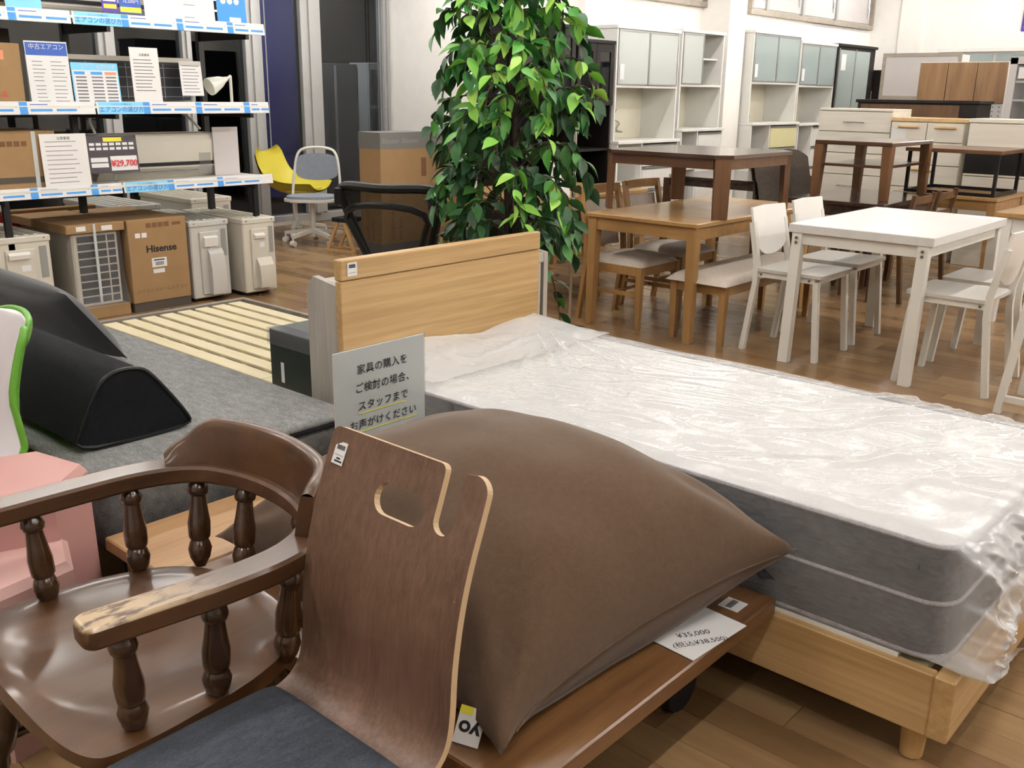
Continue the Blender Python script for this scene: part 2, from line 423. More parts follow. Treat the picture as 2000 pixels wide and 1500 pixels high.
def film_mat():
    m = bpy.data.materials.new('plastic_film'); m.use_nodes = True; nt = m.node_tree; nt.nodes.clear()
    out = nt.nodes.new('ShaderNodeOutputMaterial'); tr = nt.nodes.new('ShaderNodeBsdfTransparent'); tr.inputs[0].default_value = (.97, .97, .97, 1)
    b = nt.nodes.new('ShaderNodeBsdfPrincipled'); b.inputs['Base Color'].default_value = (.82, .82, .82, 1); b.inputs['Roughness'].default_value = .19
    b.inputs['Specular IOR Level'].default_value = 1.0
    v = tex_map(nt, (1.0, 3.2, 2.0), rot=(0, 0, R(-24)))
    w1 = nt.nodes.new('ShaderNodeTexNoise'); w1.noise_type = 'RIDGED_MULTIFRACTAL'
    w1.inputs['Scale'].default_value = 1.5; w1.inputs['Detail'].default_value = 4; w1.inputs['Distortion'].default_value = .9
    link(nt, v, w1.inputs['Vector'])
    v2 = tex_map(nt, (3.0, 1.0, 2.0), rot=(0, 0, R(20)))
    w2 = nt.nodes.new('ShaderNodeTexNoise'); w2.inputs['Scale'].default_value = 6; w2.inputs['Detail'].default_value = 4; w2.inputs['Distortion'].default_value = 1.5
    link(nt, v2, w2.inputs['Vector'])
    ad = nt.nodes.new('ShaderNodeMath'); ad.operation = 'MULTIPLY_ADD'; link(nt, w2.outputs[0], ad.inputs[0]); ad.inputs[1].default_value = .35; link(nt, w1.outputs[0], ad.inputs[2])
    bn = nt.nodes.new('ShaderNodeBump'); bn.inputs['Strength'].default_value = .35; bn.inputs['Distance'].default_value = .02
    link(nt, ad.outputs[0], bn.inputs['Height']); link(nt, bn.outputs[0], b.inputs['Normal'])
    lw = nt.nodes.new('ShaderNodeLayerWeight'); lw.inputs[0].default_value = .35; link(nt, bn.outputs[0], lw.inputs['Normal'])
    k = nt.nodes.new('ShaderNodeMath'); k.operation = 'MULTIPLY_ADD'; k.use_clamp = True
    link(nt, lw.outputs['Facing'], k.inputs[0]); k.inputs[1].default_value = .45
    la = nt.nodes.new('ShaderNodeAttribute'); la.attribute_name = 'layers'
    l2 = nt.nodes.new('ShaderNodeMath'); l2.operation = 'MULTIPLY_ADD'; link(nt, la.outputs['Fac'], l2.inputs[0]); l2.inputs[1].default_value = .30; l2.inputs[2].default_value = .12
    link(nt, l2.outputs[0], k.inputs[2])
    mx = nt.nodes.new('ShaderNodeMixShader'); link(nt, k.outputs[0], mx.inputs[0]); link(nt, tr.outputs[0], mx.inputs[1]); link(nt, b.outputs[0], mx.inputs[2])
    link(nt, mx.outputs[0], out.inputs[0]); MATS['plastic_film'] = m
film_mat()
def floor_mat():
    m, nt, b = nodes_of('floor_wood')
    geo = nt.nodes.new('ShaderNodeNewGeometry'); sp = nt.nodes.new('ShaderNodeSeparateXYZ'); link(nt, geo.outputs['Position'], sp.inputs[0])
    def mth(op, a, bb=None, c=None):
        n = nt.nodes.new('ShaderNodeMath'); n.operation = op
        for i, q in enumerate((a, bb, c)):
            if q is None: continue
            if isinstance(q, (int, float)): n.inputs[i].default_value = q
            else: link(nt, q, n.inputs[i])
        return n.outputs[0]
    row = mth('FLOOR', mth('DIVIDE', sp.outputs[1], PW))
    off = mth('FRACT', mth('MULTIPLY', row, .3819))
    colm = mth('FLOOR', mth('ADD', mth('DIVIDE', sp.outputs[0], PL), off))
    cb = nt.nodes.new('ShaderNodeCombineXYZ'); link(nt, row, cb.inputs[0]); link(nt, colm, cb.inputs[1])
    wn = nt.nodes.new('ShaderNodeTexWhiteNoise'); wn.noise_dimensions = '3D'; link(nt, cb.outputs[0], wn.inputs['Vector'])
    mp = nt.nodes.new('ShaderNodeMapping'); mp.inputs['Scale'].default_value = (1.4, 22, 1); link(nt, geo.outputs['Position'], mp.inputs['Vector'])
    ad = nt.nodes.new('ShaderNodeVectorMath'); ad.operation = 'MULTIPLY_ADD'; link(nt, wn.outputs['Color'], ad.inputs[0]); ad.inputs[1].default_value = (9, 9, 9); link(nt, mp.outputs[0], ad.inputs[2])
    g = nz(nt, ad.outputs[0], 1.0, 5, .6, .4)
    f = mth('MULTIPLY_ADD', wn.outputs['Value'], .52, mth('MULTIPLY', g, .55))
    link(nt, ramp(nt, f, [(.15, lin('#6E5436')), (.5, lin('#87694A')), (.88, lin('#9E8059'))]), b.inputs['Base Color'])
    b.inputs['Roughness'].default_value = .25; b.inputs['Specular IOR Level'].default_value = .5
    bump(nt, b, g, .015, .003); MATS['floor_wood'] = m
PW, PL = 0.105, 0.92
floor_mat()
def leaf_mat(name, stops, useobj):
    m, nt, b = nodes_of(name)
    if useobj:
        oi = nt.nodes.new('ShaderNodeObjectInfo'); src = oi.outputs['Random']
    else:
        at = nt.nodes.new('ShaderNodeAttribute'); at.attribute_name = 'leafrand'; src = at.outputs['Fac']
    v = tex_map(nt, (1, 1, 1)); n = nz(nt, v, 40, 3)
    k = nt.nodes.new('ShaderNodeMath'); k.operation = 'MULTIPLY_ADD'; link(nt, n, k.inputs[0]); k.inputs[1].default_value = .12; link(nt, src, k.inputs[2])
    link(nt, ramp(nt, k.outputs[0], stops), b.inputs['Base Color']); b.inputs['Roughness'].default_value = .5
    b.inputs['Subsurface Weight'].default_value = 0.0
    MATS[name] = m
LST = [(.0, lin('#1E4D24')), (.28, lin('#2F6E2E')), (.5, lin('#4E9434')), (.72, lin('#74B23E')), (1.0, lin('#9ECB58'))]
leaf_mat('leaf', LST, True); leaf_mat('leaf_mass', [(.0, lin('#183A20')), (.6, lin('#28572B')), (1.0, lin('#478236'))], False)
m_, nt_, b_ = nodes_of('lamp_emit'); b_.inputs['Emission Color'].default_value = LIGHT_COL + (1,); b_.inputs['Emission Strength'].default_value = LIGHT_S; MATS['lamp_emit'] = m_

# ------------------------------------------------------------------ structure
XG, XW, YR, YB = -8.9, -6.05, 14.56, 7.82     # glass wall, cabinet wall, far wall, return wall
def camproj(p):
    d = Vector(p) - Vector((0, 0, 1.42)); z = d.dot(CAM_W)
    return (1000 + 1889 * d.dot(CAM_R) / z, 750 - 1889 * d.dot(CAM_U) / z, z) if z > .2 else (-9999, -9999, z)
fl = struct(G().box(XG, 10.0, -4.0, YR, -.12, -.006).build('floor', 'floor_wood'))
cand = []
for r in range(int(-1.5 / PW), int(YR / PW)):
    off = (r * .3819) % 1.0
    for c in range(int(XG / PL) - 1, 4):
        x0 = (c - off) * PL; x1 = x0 + PL; y0 = r * PW; y1 = y0 + PW
        if x1 < XG or x0 > 3.0: continue
        x0 = max(x0, XG); cx, cy = (x0 + x1) / 2, (y0 + y1) / 2
        px, py, d = camproj((cx, cy, 0))
        cov = (-4.6 < cx < -.5 and 1.0 < cy < 2.9)
        vis = -150 < px < 2100 and 0 < py < 1650 and not cov
        cand.append((0 if vis else 1, d if d > 0 else 99, x0, x1, y0, y1))
cand.sort()
gp = .0016
plank_mesh = {}
for i, (_, d, x0, x1, y0, y1) in enumerate(cand[:300]):
    L = round(x1 - x0, 3)
    if L not in plank_mesh: plank_mesh[L] = G().box(0, L - gp, 0, PW - gp, -.006, 0, .0008).mesh('plank')
    ob('plank', plank_mesh[L], 'floor_wood', fl, (x0, y0, 0))
g = G()
for _, d, x0, x1, y0, y1 in cand[300:]: g.box(x0, x1 - gp, y0, y1 - gp, -.006, 0)
o = g.build('distant_planks', 'floor_wood', fl, 0); o['kind'] = 'stuff'

struct(G().box(XG - .1, 10, -4, YR, CEIL, CEIL + .1).build('ceiling', 'ceiling_white'))
struct(G().box(XG, XW, YB, YB + .15, 0, CEIL).build('wall_return', 'wall_white'))
struct(G().box(XW - .15, XW, YB + .15, YR, 0, CEIL).build('wall_cabinets', 'wall_white'))
struct(G().box(XW, 10, YR, YR + .15, 0, CEIL).build('wall_far', 'wall_white'))
struct(G().box(10, 10.15, -4, YR, 0, CEIL).build('wall_right', 'wall_white'))
struct(G().box(XG, 10, -4.15, -4, 0, CEIL).build('wall_behind', 'wall_white'))
struct(G().box(XW, XW + .345, 9.93, 10.29, 0, CEIL).build('wall_pillar', 'wall_white'))
struct(G().box(-5.62, -5.30, YR - .04, YR, 0, CEIL).build('wall_pilaster', 'wall_white'))
# high windows over the cabinets, with handles
def high_window(n, y0, y1, z0, z1, cuts):
    w = struct(G().box(XW + .002, XW + .06, y0, y1, z0 - .06, z0, .004).box(XW + .002, XW + .06, y0, y1, z1, z1 + .06, .004)
               .box(XW + .002, XW + .06, y0, y0 + .05, z0, z1).box(XW + .002, XW + .06, y1 - .05, y1, z0, z1).build('window_%d' % n, 'frame_beige'))
    for c in cuts: G().box(XW + .004, XW + .045, c - .03, c + .03, z0, z1).build('mullion', 'frame_grey', w)
    e = [y0 + .05] + list(cuts) + [y1 - .05]
    for a, b in zip(e[:-1], e[1:]):
        G().box(XW + .012, XW + .018, a + .02, b - .02, z0 + .02, z1 - .02).build('pane', 'board_grey', w)
        G().box(XW + .018, XW + .04, b - .12, b - .085, z0 + .22, z0 + .34, .006).box(XW + .03, XW + .045, b - .112, b - .093, z0 + .10, z0 + .24, .004).build('window_handle', 'chrome', w)
high_window(1, 10.92, 14.5, 2.40, 2.95, (11.35, 12.3, 13.3))
high_window(2, 8.0, 9.96, 2.40, 2.95, (8.65, 9.3))
# glass wall: sill, mullions, panes, and the night outside
gw = struct(G().box(XG - .12, XG + .02, -4, YB, 0, .10, .005).box(XG - .12, XG + .02, -4, YB, 3.0, CEIL).build('window_3', 'frame_grey'))
mull = [(-2.2, .1), (.2, .1), (2.0, .1), (3.35, .12), (4.45, .16), (5.25, .1), (6.0, .20), (6.72, .26), (7.78, .09)]
for y, w in mull:
    G().box(XG - .10, XG + .03, y - w / 2, y + w / 2, .10, 3.0, .006).box(XG - .06, XG + .055, y - w * .15, y + w * .15, .10, 3.0).build('mullion', 'frame_grey', gw)
ys = [-4] + [m[0] for m in mull]
for a, b in zip(ys[:-1], ys[1:]):
    G().box(XG - .03, XG - .024, a + .04, b - .04, .10, 3.0).build('pane', 'window_glass', gw)
for y in (6.10, 7.62, 7.66):       # blind cords by the mullions
    G().cyl((XG + .09, y, .55), (XG + .09, y, 3.0), .006, n=6).build('blind_cord', 'grey_plastic', gw)
struct(G().box(-16, XG - .12, -6, 12, -.15, -.02).build('ground', 'asphalt'))
struct(G().box(-14.2, -14, -6, 12, -.02, 4).build('wall_outside', 'night_dark'))
tag(G().box(-10.95, -10.8, 7.25, 8.2, .05, 4.2, .02).build('blue_banner', 'blue_banner'), 'dark blue tall banner outside the glass wall', 'banner')
t = thing('outdoor_cabinet', 'tall grey cabinet standing outside behind the glass', 'cabinet', (-9.9, 0, 0))
G().box(-.25, .15, 7.5, 8.06, .02, 1.72, .01).build('body', 'night_grey', t); G().box(.15, .16, 7.70, 7.73, .02, 1.7).build('door_seam', 'frame_grey', t)
t = thing('outdoor_unit_stack', 'white stacked outdoor unit with grid grille beyond the glass', 'air conditioner', (-9.75, 0, 0))
G().box(-.18, .18, 8.08, 8.56, .02, 1.74, .01).build('body', 'ac_grey', t)
for i in range(3):
    for j in range(4):
        G().box(.18, .187, 8.12 + j * .10, 8.20 + j * .10, .32 + i * .46, .74 + i * .46).build('louver', 'ac_dark', t)
# ceiling tubes in rows along the room
k = 0
for xi, x in enumerate((-7.4, -4.9, -2.4, .1, 2.6, 5.1, 7.6)):
    for yi, y in enumerate((-2.2, .4, 3.0, 5.6, 8.2, 10.8, 13.2)):
        if (x < -6 and y > 7) or (y < -1 and (x < -3 or x > 1)) or (x > 4 and y < 5): continue
        t = thing('ceiling_light', 'white linear ceiling lamp, row %s, %s from the entrance side' % (['by the glass wall', 'over the shelf aisle', 'over the beds', 'over the right aisle', 'right of the aisle', 'second from the right wall', 'nearest the right wall'][xi], ['first', 'second', 'third', 'fourth', 'fifth', 'sixth', 'seventh'][yi]), 'ceiling lamp', (x, y, CEIL), 0, 'linear ceiling lamps')
        G().box(-.05, .05, -.75, .75, -.05, -.001, .006).build('housing', 'white_metal', t)
        G().cyl((0, -.70, -.075), (0, .70, -.075), .016, n=8).build('tube', 'lamp_emit', t)
        for e in (-.71, .71): G().box(-.02, .02, e - .012, e + .012, -.095, -.05).build('tube_holder', 'white_metal', t)
t = thing('ceiling_light', 'added crosswise linear fill lamp brightening the return wall', 'ceiling lamp', (-7.3, 6.75, CEIL), R(90))  # extra tube outside the rows, added to lift the grey return wall
G().box(-.05, .05, -.75, .75, -.05, -.001, .006).build('housing', 'white_metal', t); G().cyl((0, -.70, -.075), (0, .70, -.075), .016, n=8).build('tube', 'lamp_emit', t)
for e in (-.71, .71): G().box(-.02, .02, e - .012, e + .012, -.095, -.05).build('tube_holder', 'white_metal', t)
# added outdoor fill lamp, brightens the banner and units beyond the glass
t = thing('added_outdoor_lamp', 'added fill lamp outside the glass wall, brightening the blue banner', 'lamp', (-9.3, 6.9, 2.9))
G().box(-.08, .08, -.3, .3, 0, .06, .005).build('housing', 'frame_grey', t)
l = bpy.data.lights.new('outdoor_fill_light', 'AREA'); l.shape = 'RECTANGLE'; l.size = .12; l.size_y = .5; l.energy = 75; l.color = (.95, .97, 1)
lo = bpy.data.objects.new('outdoor_fill_light', l); COL.objects.link(lo); lo.parent = t; lo.location = (0, 0, -.01); lo.rotation_euler = (0, R(40), 0)

# ------------------------------------------------------------------ single bed with plastic-wrapped mattress
BX0, BX1, BY0, BY1 = -2.453, -.462, 1.932, 2.925
t = thing('bed_frame', 'light oak single bed frame with panel headboard and round legs', 'bed', (0, 0, 0))
o = G().box(BX0 - .03, BX0, BY0, BY1, .04, .825, .003).build('headboard', 'oak_bed', t)
G().box(BX0 - .032, BX0 + .004, BY0 - .001, BY1 + .001, .828, .897, .004).build('headboard_rail', 'oak_bed', o)
s = G().box(BX0 + .001, BX0 + .0018, BY0 + .025, BY0 + .065, .842, .886).build('price_sticker', 'paper', o)
g = G()
for i in range(9): g.box(BX0 + .0045, BX0 + .0052, BY0 + .032 + i * .003, BY0 + .0336 + i * .003, .868, .880)
g.box(BX0 + .0045, BX0 + .0052, BY0 + .030, BY0 + .060, .852, .853).xf(Matrix.Translation((-.0025, 0, 0))).build('barcode', 'ink', s)
s.location = (.0042, 0, 0)
G().box(BX0, BX1 - .045, BY0, BY0 + .03, .10, .25, .003).build('side_rail', 'oak_bed_x', t)
G().box(BX0, BX1 - .045, BY1 - .03, BY1, .10, .25, .003).build('side_rail', 'oak_bed_x', t)
G().box(BX1 - .045, BX1, BY0 - .001, BY1 + .001, .099, .251, .004).build('foot_rail', 'oak_bed', t)
for y in (BY0 + .065, BY1 - .065):
    for x in (BX1 - .085, BX0 + .25):
        G().lathe((x, y, 0), (x, y, .101), [(0, .022), (.04, .025), (1, .031)], 20).build('leg', 'oak_bed_z', t)
for i in range(10):
    x = BX0 + .12 + i * .195; G().box(x - .045, x + .045, BY0 + .03, BY1 - .03, .225, .243).build('slat', 'slat', t)
G().box(BX0 + .05, BX1 - .13, BY0 + .02, BY0 + .045, .243, .258).build('support_rail', 'white_metal', t)
MX0, MX1, MY0, MY1, MZ0, MZ1 = BX0 + .02, -.505, 1.965, 2.915, .262, .525
t = thing('mattress', 'white-topped grey mattress in clear plastic wrap on the oak bed', 'mattress', (0, 0, 0))
loop = rrect(MX0, MX1, MY0, MY1, .07, 8)
def mat_side(u, v):
    n = len(loop); f = u * n; i = int(f) % n; a = f - int(f)
    p, q = loop[i], loop[(i + 1) % n]; x, y = p[0] * (1 - a) + q[0] * a, p[1] * (1 - a) + q[1] * a
    b = .012 * math.sin(PI * (v * 2 % 1.0)); cx, cy = (MX0 + MX1) / 2, (MY0 + MY1) / 2
    d = Vector((x - cx, (y - cy))); nrm = Vector((1 if x > MX1 - .07 else (-1 if x < MX0 + .07 else 0), 1 if y > MY1 - .07 else (-1 if y < MY0 + .07 else 0)))
    if nrm.length: nrm.normalize()
    return (x + nrm.x * b, y + nrm.y * b, MZ0 + (MZ1 - MZ0) * v)
G().grid(len(loop) * 2, 17, mat_side, True).build('side_panel', 'mattress_side', t, 60)
g = G().prism(loop, 'z', MZ0 - .002, MZ0 + .004).build('base_panel', 'mattress_side', t)
def mat_top(u, v):
    x = MX0 + .002 + (MX1 - MX0 - .004) * u; y = MY0 + .002 + (MY1 - MY0 - .004) * v
    e = min(min(u, 1 - u) * (MX1 - MX0), min(v, 1 - v) * (MY1 - MY0)) / .10; e = min(1, e)
    k = .07
    for cx, cy, sx, sy in ((MX0 + k, MY0 + k, -1, -1), (MX1 - k, MY0 + k, 1, -1), (MX0 + k, MY1 - k, -1, 1), (MX1 - k, MY1 - k, 1, 1)):
        if (x - cx) * sx > 0 and (y - cy) * sy > 0:
            d = math.hypot(x - cx, y - cy)
            if d > k: x, y = cx + (x - cx) * k / d, cy + (y - cy) * k / d
    return (x, y, MZ1 - .004 + .016 * (1 - (1 - e) ** 2) + .004 * noise.noise((x * 5, y * 5, 0)))
G().grid(60, 34, mat_top).build('top_panel', 'mattress_top', t, 60)
for z, r in ((MZ1, .006), ((MZ0 + MZ1) / 2, .005), (MZ0 + .004, .006)):
    G().tube([(p[0] * 1.0, p[1], z) for p in rrect(MX0 - .003, MX1 + .003, MY0 - .003, MY1 + .003, .07, 8)], r, 6, True).build('piping', 'cord', t)
# loose plastic bag: near the body everywhere, hanging full and crumpled at the foot end
NU, NV = 230, 280
CREASE = []
rc = random.Random(5)
for i in range(34):     # pulled folds fanning across the foot half, mostly across the bed
    x = rc.uniform(-1.25, -.52); y = rc.uniform(MY0, MY1 - .1); a = R(62) + (x + .9) * .9 + rc.uniform(-.22, .22); L = rc.uniform(.18, .55)
    CREASE.append((x, y, x + math.cos(a) * L, y + math.sin(a) * L, rc.uniform(.006, .014), rc.uniform(.003, .009)))
for i in range(26):     # folds radiating from the far corner of the head end
    a = R(-178 + 100 * rc.random()); r0 = rc.uniform(.04, .22); L = rc.uniform(.2, .75); cx, cy = MX0 + .16, MY1 - .10
    CREASE.append((cx + math.cos(a + 1.4) * r0 * .3, cy + math.sin(a) * r0, cx + math.cos(a + .25 + PI * .45) * 0 + abs(math.cos(a)) * L * .9, cy + math.sin(a) * L, rc.uniform(.006, .013), rc.uniform(.004, .010)))
for i in range(46):     # short random wrinkles everywhere
    x = rc.uniform(MX0 + .1, MX1 - .05); y = rc.uniform(MY0 + .02, MY1 - .02); a = rc.uniform(0, PI); L = rc.uniform(.05, .22)
    CREASE.append((x, y, x + math.cos(a) * L, y + math.sin(a) * L, rc.uniform(.005, .010), rc.uniform(.002, .005)))
def crease_h(x, y):
    h = 0.0
    for x0, y0, x1, y1, wd, hh in CREASE:
        dx, dy = x1 - x0, y1 - y0; l2 = dx * dx + dy * dy; t_ = ((x - x0) * dx + (y - y0) * dy) / l2
        if -.05 < t_ < 1.05:
            d = abs((x - x0) * dy - (y - y0) * dx) / math.sqrt(l2)
            if d < wd * 3: h += hh * math.exp(-(d / wd) ** 2) * max(0, math.sin(PI * min(1, max(0, t_)))) ** .7
    return h
def film(u, v):
    # v runs head to foot, u runs round the section (0 = near bottom, up the near side, over the top, down the far side)
    t_ = v; x = MX0 - .012 + (MX1 + .012 - MX0) * min(1.0, t_ / .85)
    foot = max(0.0, (t_ - .85) / .15)
    yn, yf, zt, zb = MY0 - .016, MY1 + .02, MZ1 + .020, MZ0 + .002
    head = max(0.0, 1 - t_ / .16)
    P = [(yn + .10, zb - .002), (yn + .006, zb + .004), (yn, zb + .13), (yn + .004, zt - .012), (yn + .05, zt), (yf - .05, zt), (yf - .004, zt - .012), (yf, zb + .13), (yf - .006, zb + .004), (yf - .1, zb - .002)]
    L = [0.0]
    for a, b in zip(P[:-1], P[1:]): L.append(L[-1] + math.hypot(b[0] - a[0], b[1] - a[1]))
    s = u * L[-1]
    for i in range(len(P) - 1):
        if s <= L[i + 1] + 1e-9: break
    a = (s - L[i]) / (L[i + 1] - L[i]); y = P[i][0] * (1 - a) + P[i + 1][0] * a; z = P[i][1] * (1 - a) + P[i + 1][1] * a
    top = max(0, min(1, (z - (zt - .03)) / .03))
    q = Vector((x * 5, y * 7, z * 8))
    w = noise.noise(q) * .006 + abs(noise.noise(Vector((x * 3 + y * 6, y * 16 - x * 5, 3)))) * .007
    if top: z += crease_h(x, y)
    z += w * top + head * top * .035 * (.5 + .5 * math.sin(y * 9))
    if not top: y += (w * 1.2 if y > 2.4 else -w * 1.2)
    if foot > 0:
        yc, zc = (yn + yf) / 2, .385; ph = foot * PI / 2; bulge = math.sin(ph)
        x += .118 * bulge * (.92 + .25 * noise.noise(Vector((y * 4, z * 6, 1.7))))
        y = yc + (y - yc) * (1 + .02 * bulge - .05 * foot ** 3)
        z = zc + (z - zc) * max(0.0, math.cos(ph)) ** .62 - .060 * foot ** 1.5
        q = Vector((x * 9, y * 10 + z * 7, z * 12))
        cr = (.38 - abs(noise.noise(q))) * .050 + (.3 - abs(noise.noise(q * 2.6))) * .024
        k_ = math.sin(min(1, foot * 1.4) * PI / 2)
        x += cr * k_; y += cr * k_ * (-.5 if y < yc else .5); z += cr * k_ * .35
        z = max(z, .257 if x < -.455 else .238)
    return (x, y, z)
pw = G().grid(NU, NV, film).build('plastic_wrap', 'plastic_film', t, 70)
at = pw.data.attributes.new('layers', 'FLOAT', 'POINT')
for i, v in enumerate(pw.data.vertices): at.data[i].value = max(0.0, min(1.0, (v.co.x + .53) / .06)) * .8 + max(0.0, min(1.0, (-2.20 - v.co.x) / .1)) * .35
def flap(u, v):      # spare end of the bag folded back over the head end
    x = MX0 - .008 + .36 * u + .03 * noise.noise(Vector((v * 4, 0, 7))); y = MY0 + .02 + (MY1 - MY0 - .03) * v
    z = MZ1 + .027 + .05 * (1 - u) ** 2 * (.55 + .45 * math.sin(v * 7 + .5)) * math.sin(PI * min(.98, max(.02, v))) ** .6 + .007 * noise.noise(Vector((x * 14, y * 10, 0))) + .004 * abs(noise.noise(Vector((x * 30 + y * 20, y * 6, 2))))
    return (x, y, z)
fo = G().grid(40, 90, flap).build('folded_flap', 'plastic_film', t, 70)
at = fo.data.attributes.new('layers', 'FLOAT', 'POINT')
for i in range(len(fo.data.vertices)): at.data[i].value = .45

# ------------------------------------------------------------------ grey-washed slatted bed, boxes on it
SX0, SX1, SY0, SY1, SZ = -4.66, -2.66, 2.0, 2.985, .30
t = thing('slatted_bed', 'slatted bed base with grey frame and driftwood headboard, no mattress', 'bed', (0, 0, 0))
G().box(SX0, SX0 + .03, SY0, SY1, .06, SZ, .003).build('foot_rail', 'bed_grey', t)
G().box(SX0 + .03, SX1, SY1 - .025, SY1, .06, SZ, .003).build('side_rail', 'bed_grey', t)
G().box(SX0 + .03, SX1, SY0, SY0 + .025, .06, SZ, .003).build('side_rail', 'bed_grey', t)
n = 9; pit = (SY1 - SY0 - .07) / n
for i in range(n):
    y = SY0 + .035 + i * pit + (pit - .09) / 2
    cut = -3.25 - (.0 if i % 2 else .0)
    G().box(SX0 + .05, cut - .002, y, y + .074, SZ - .022, SZ - .008, .002).build('slat', 'slat', t)
    G().box(cut + .002, SX1 - .01, y, y + .074, SZ - .022, SZ - .008, .002).build('slat', 'slat', t)
for i in range(12):
    x = SX0 + .12 + i * .165; G().box(x, x + .035, SY0 + .03, SY1 - .03, SZ - .05, SZ - .0225).build('batten', 'slat', t)
hb = G().box(SX1, SX1 + .022, SY0 - .02, SY1 + .02, .0, .80, .003).box(SX1 + .022, SX1 + .165, SY0 - .02, SY1 + .02, .76, .80, .003).box(SX1 + .15, SX1 + .165, SY0, SY1, .05, .76).build('headboard', 'driftwood', t)
G().prism([(SX1 - .005, .0), (SX1 + .165, 0), (SX1 + .165, .80), (SX1 + .03, .82), (SX1 - .005, .77)], 'y', SY0 - .045, SY0 - .02).build('side_panel', 'driftwood', hb)
G().prism([(SX1 - .005, .0), (SX1 + .165, 0), (SX1 + .165, .80), (SX1 + .03, .82), (SX1 - .005, .77)], 'y', SY1 + .02, SY1 + .045).build('side_panel', 'driftwood', hb)
t = thing('storage_box', 'dark green box sealed with clear tape on the slatted bed', 'box', (0, 0, 0))
G().box(-3.12, -2.68, 2.10, 2.50, SZ - .006, .535, .004).build('body', 'box_green', t)
g = G().box(-3.125, -2.675, 2.095, 2.155, .535, .5375).box(-3.125, -2.675, 2.094, 2.0955, .475, .536)
g.build('tape', 'clear_wrap', t); G().box(-3.05, -3.03, 2.0985, 2.0995, .33, .41).build('label_sticker', 'paper', t)
text('090', .06, 'ink', t, (-2.76, 2.098, .34), (R(90), R(-90), 0))
t = thing('small_carton', 'small tan carton behind the dark green box', 'box', (0, 0, 0))
G().box(-3.02, -2.70, 2.55, 2.85, SZ - .006, .47, .003).build('body', 'cardboard', t); G().box(-3.02, -2.70, 2.68, 2.72, .47, .4715).build('tape', 'tape', t)

# ------------------------------------------------------------------ low table under the brown floor cushion
t = thing('low_table', 'low wide brown wooden table on black castors under the cushion', 'table', (0, 0, 0))
TX0, TX1, TY0, TY1 = -1.985, -.868, 1.012, 1.922
n = 6; w = (TX1 - TX0) / n
top = G().box(TX0, TX1, TY0, TY1, .256, .300, .004).build('tabletop', 'platform_top', t)
for x in (TX0 + .2, TX1 - .17):
    for y in (TY0 + .17, TY1 - .14):
        c = G().cyl((x - .022, y, .062), (x + .022, y, .062), .062, n=24).build('castor', 'rubber', t, 50)
        G().box(x - .03, x + .03, y - .03, y + .03, .11, .257, .004).build('castor_fork', 'black_metal', c)
G().box(TX1 - .085, TX1 - .035, 1.80, 1.85, .300, .3012).build('price_sticker', 'paper', t)
g = G()
for i in range(8): g.box(TX1 - .07, TX1 - .055, 1.806 + i * .005, 1.8085 + i * .005, .3012, .3018)
g.build('barcode', 'ink', t)
t = thing('oak_bench', 'pale oak low bench between the daybed and the wooden armchair', 'bench', (0, 0, 0))
G().box(-2.30, -1.99, TY0, TY1, .262, .300, .004).build('seat_board', 'worn_bench', t)
for x in (-2.26, -2.03):
    for y in (TY0 + .06, TY1 - .06): G().box(x - .018, x + .018, y - .018, y + .018, 0, .262).build('leg', 'legs_pale', t)
t = thing('price_card', 'white price card in clear sleeve on the low table corner', 'card', (-.925, 1.66, .3015), R(-4))
G().box(-.065, .06, -.095, .105, 0, .0012).build('card', 'paper', t)
text('¥35,000', .024, 'ink', t, (.0, -.01, .0017), (0, 0, R(62)), 'CENTER'); text('(税込¥38,500)', .022, 'ink', t, (.030, -.026, .0017), (0, 0, R(62)), 'CENTER')

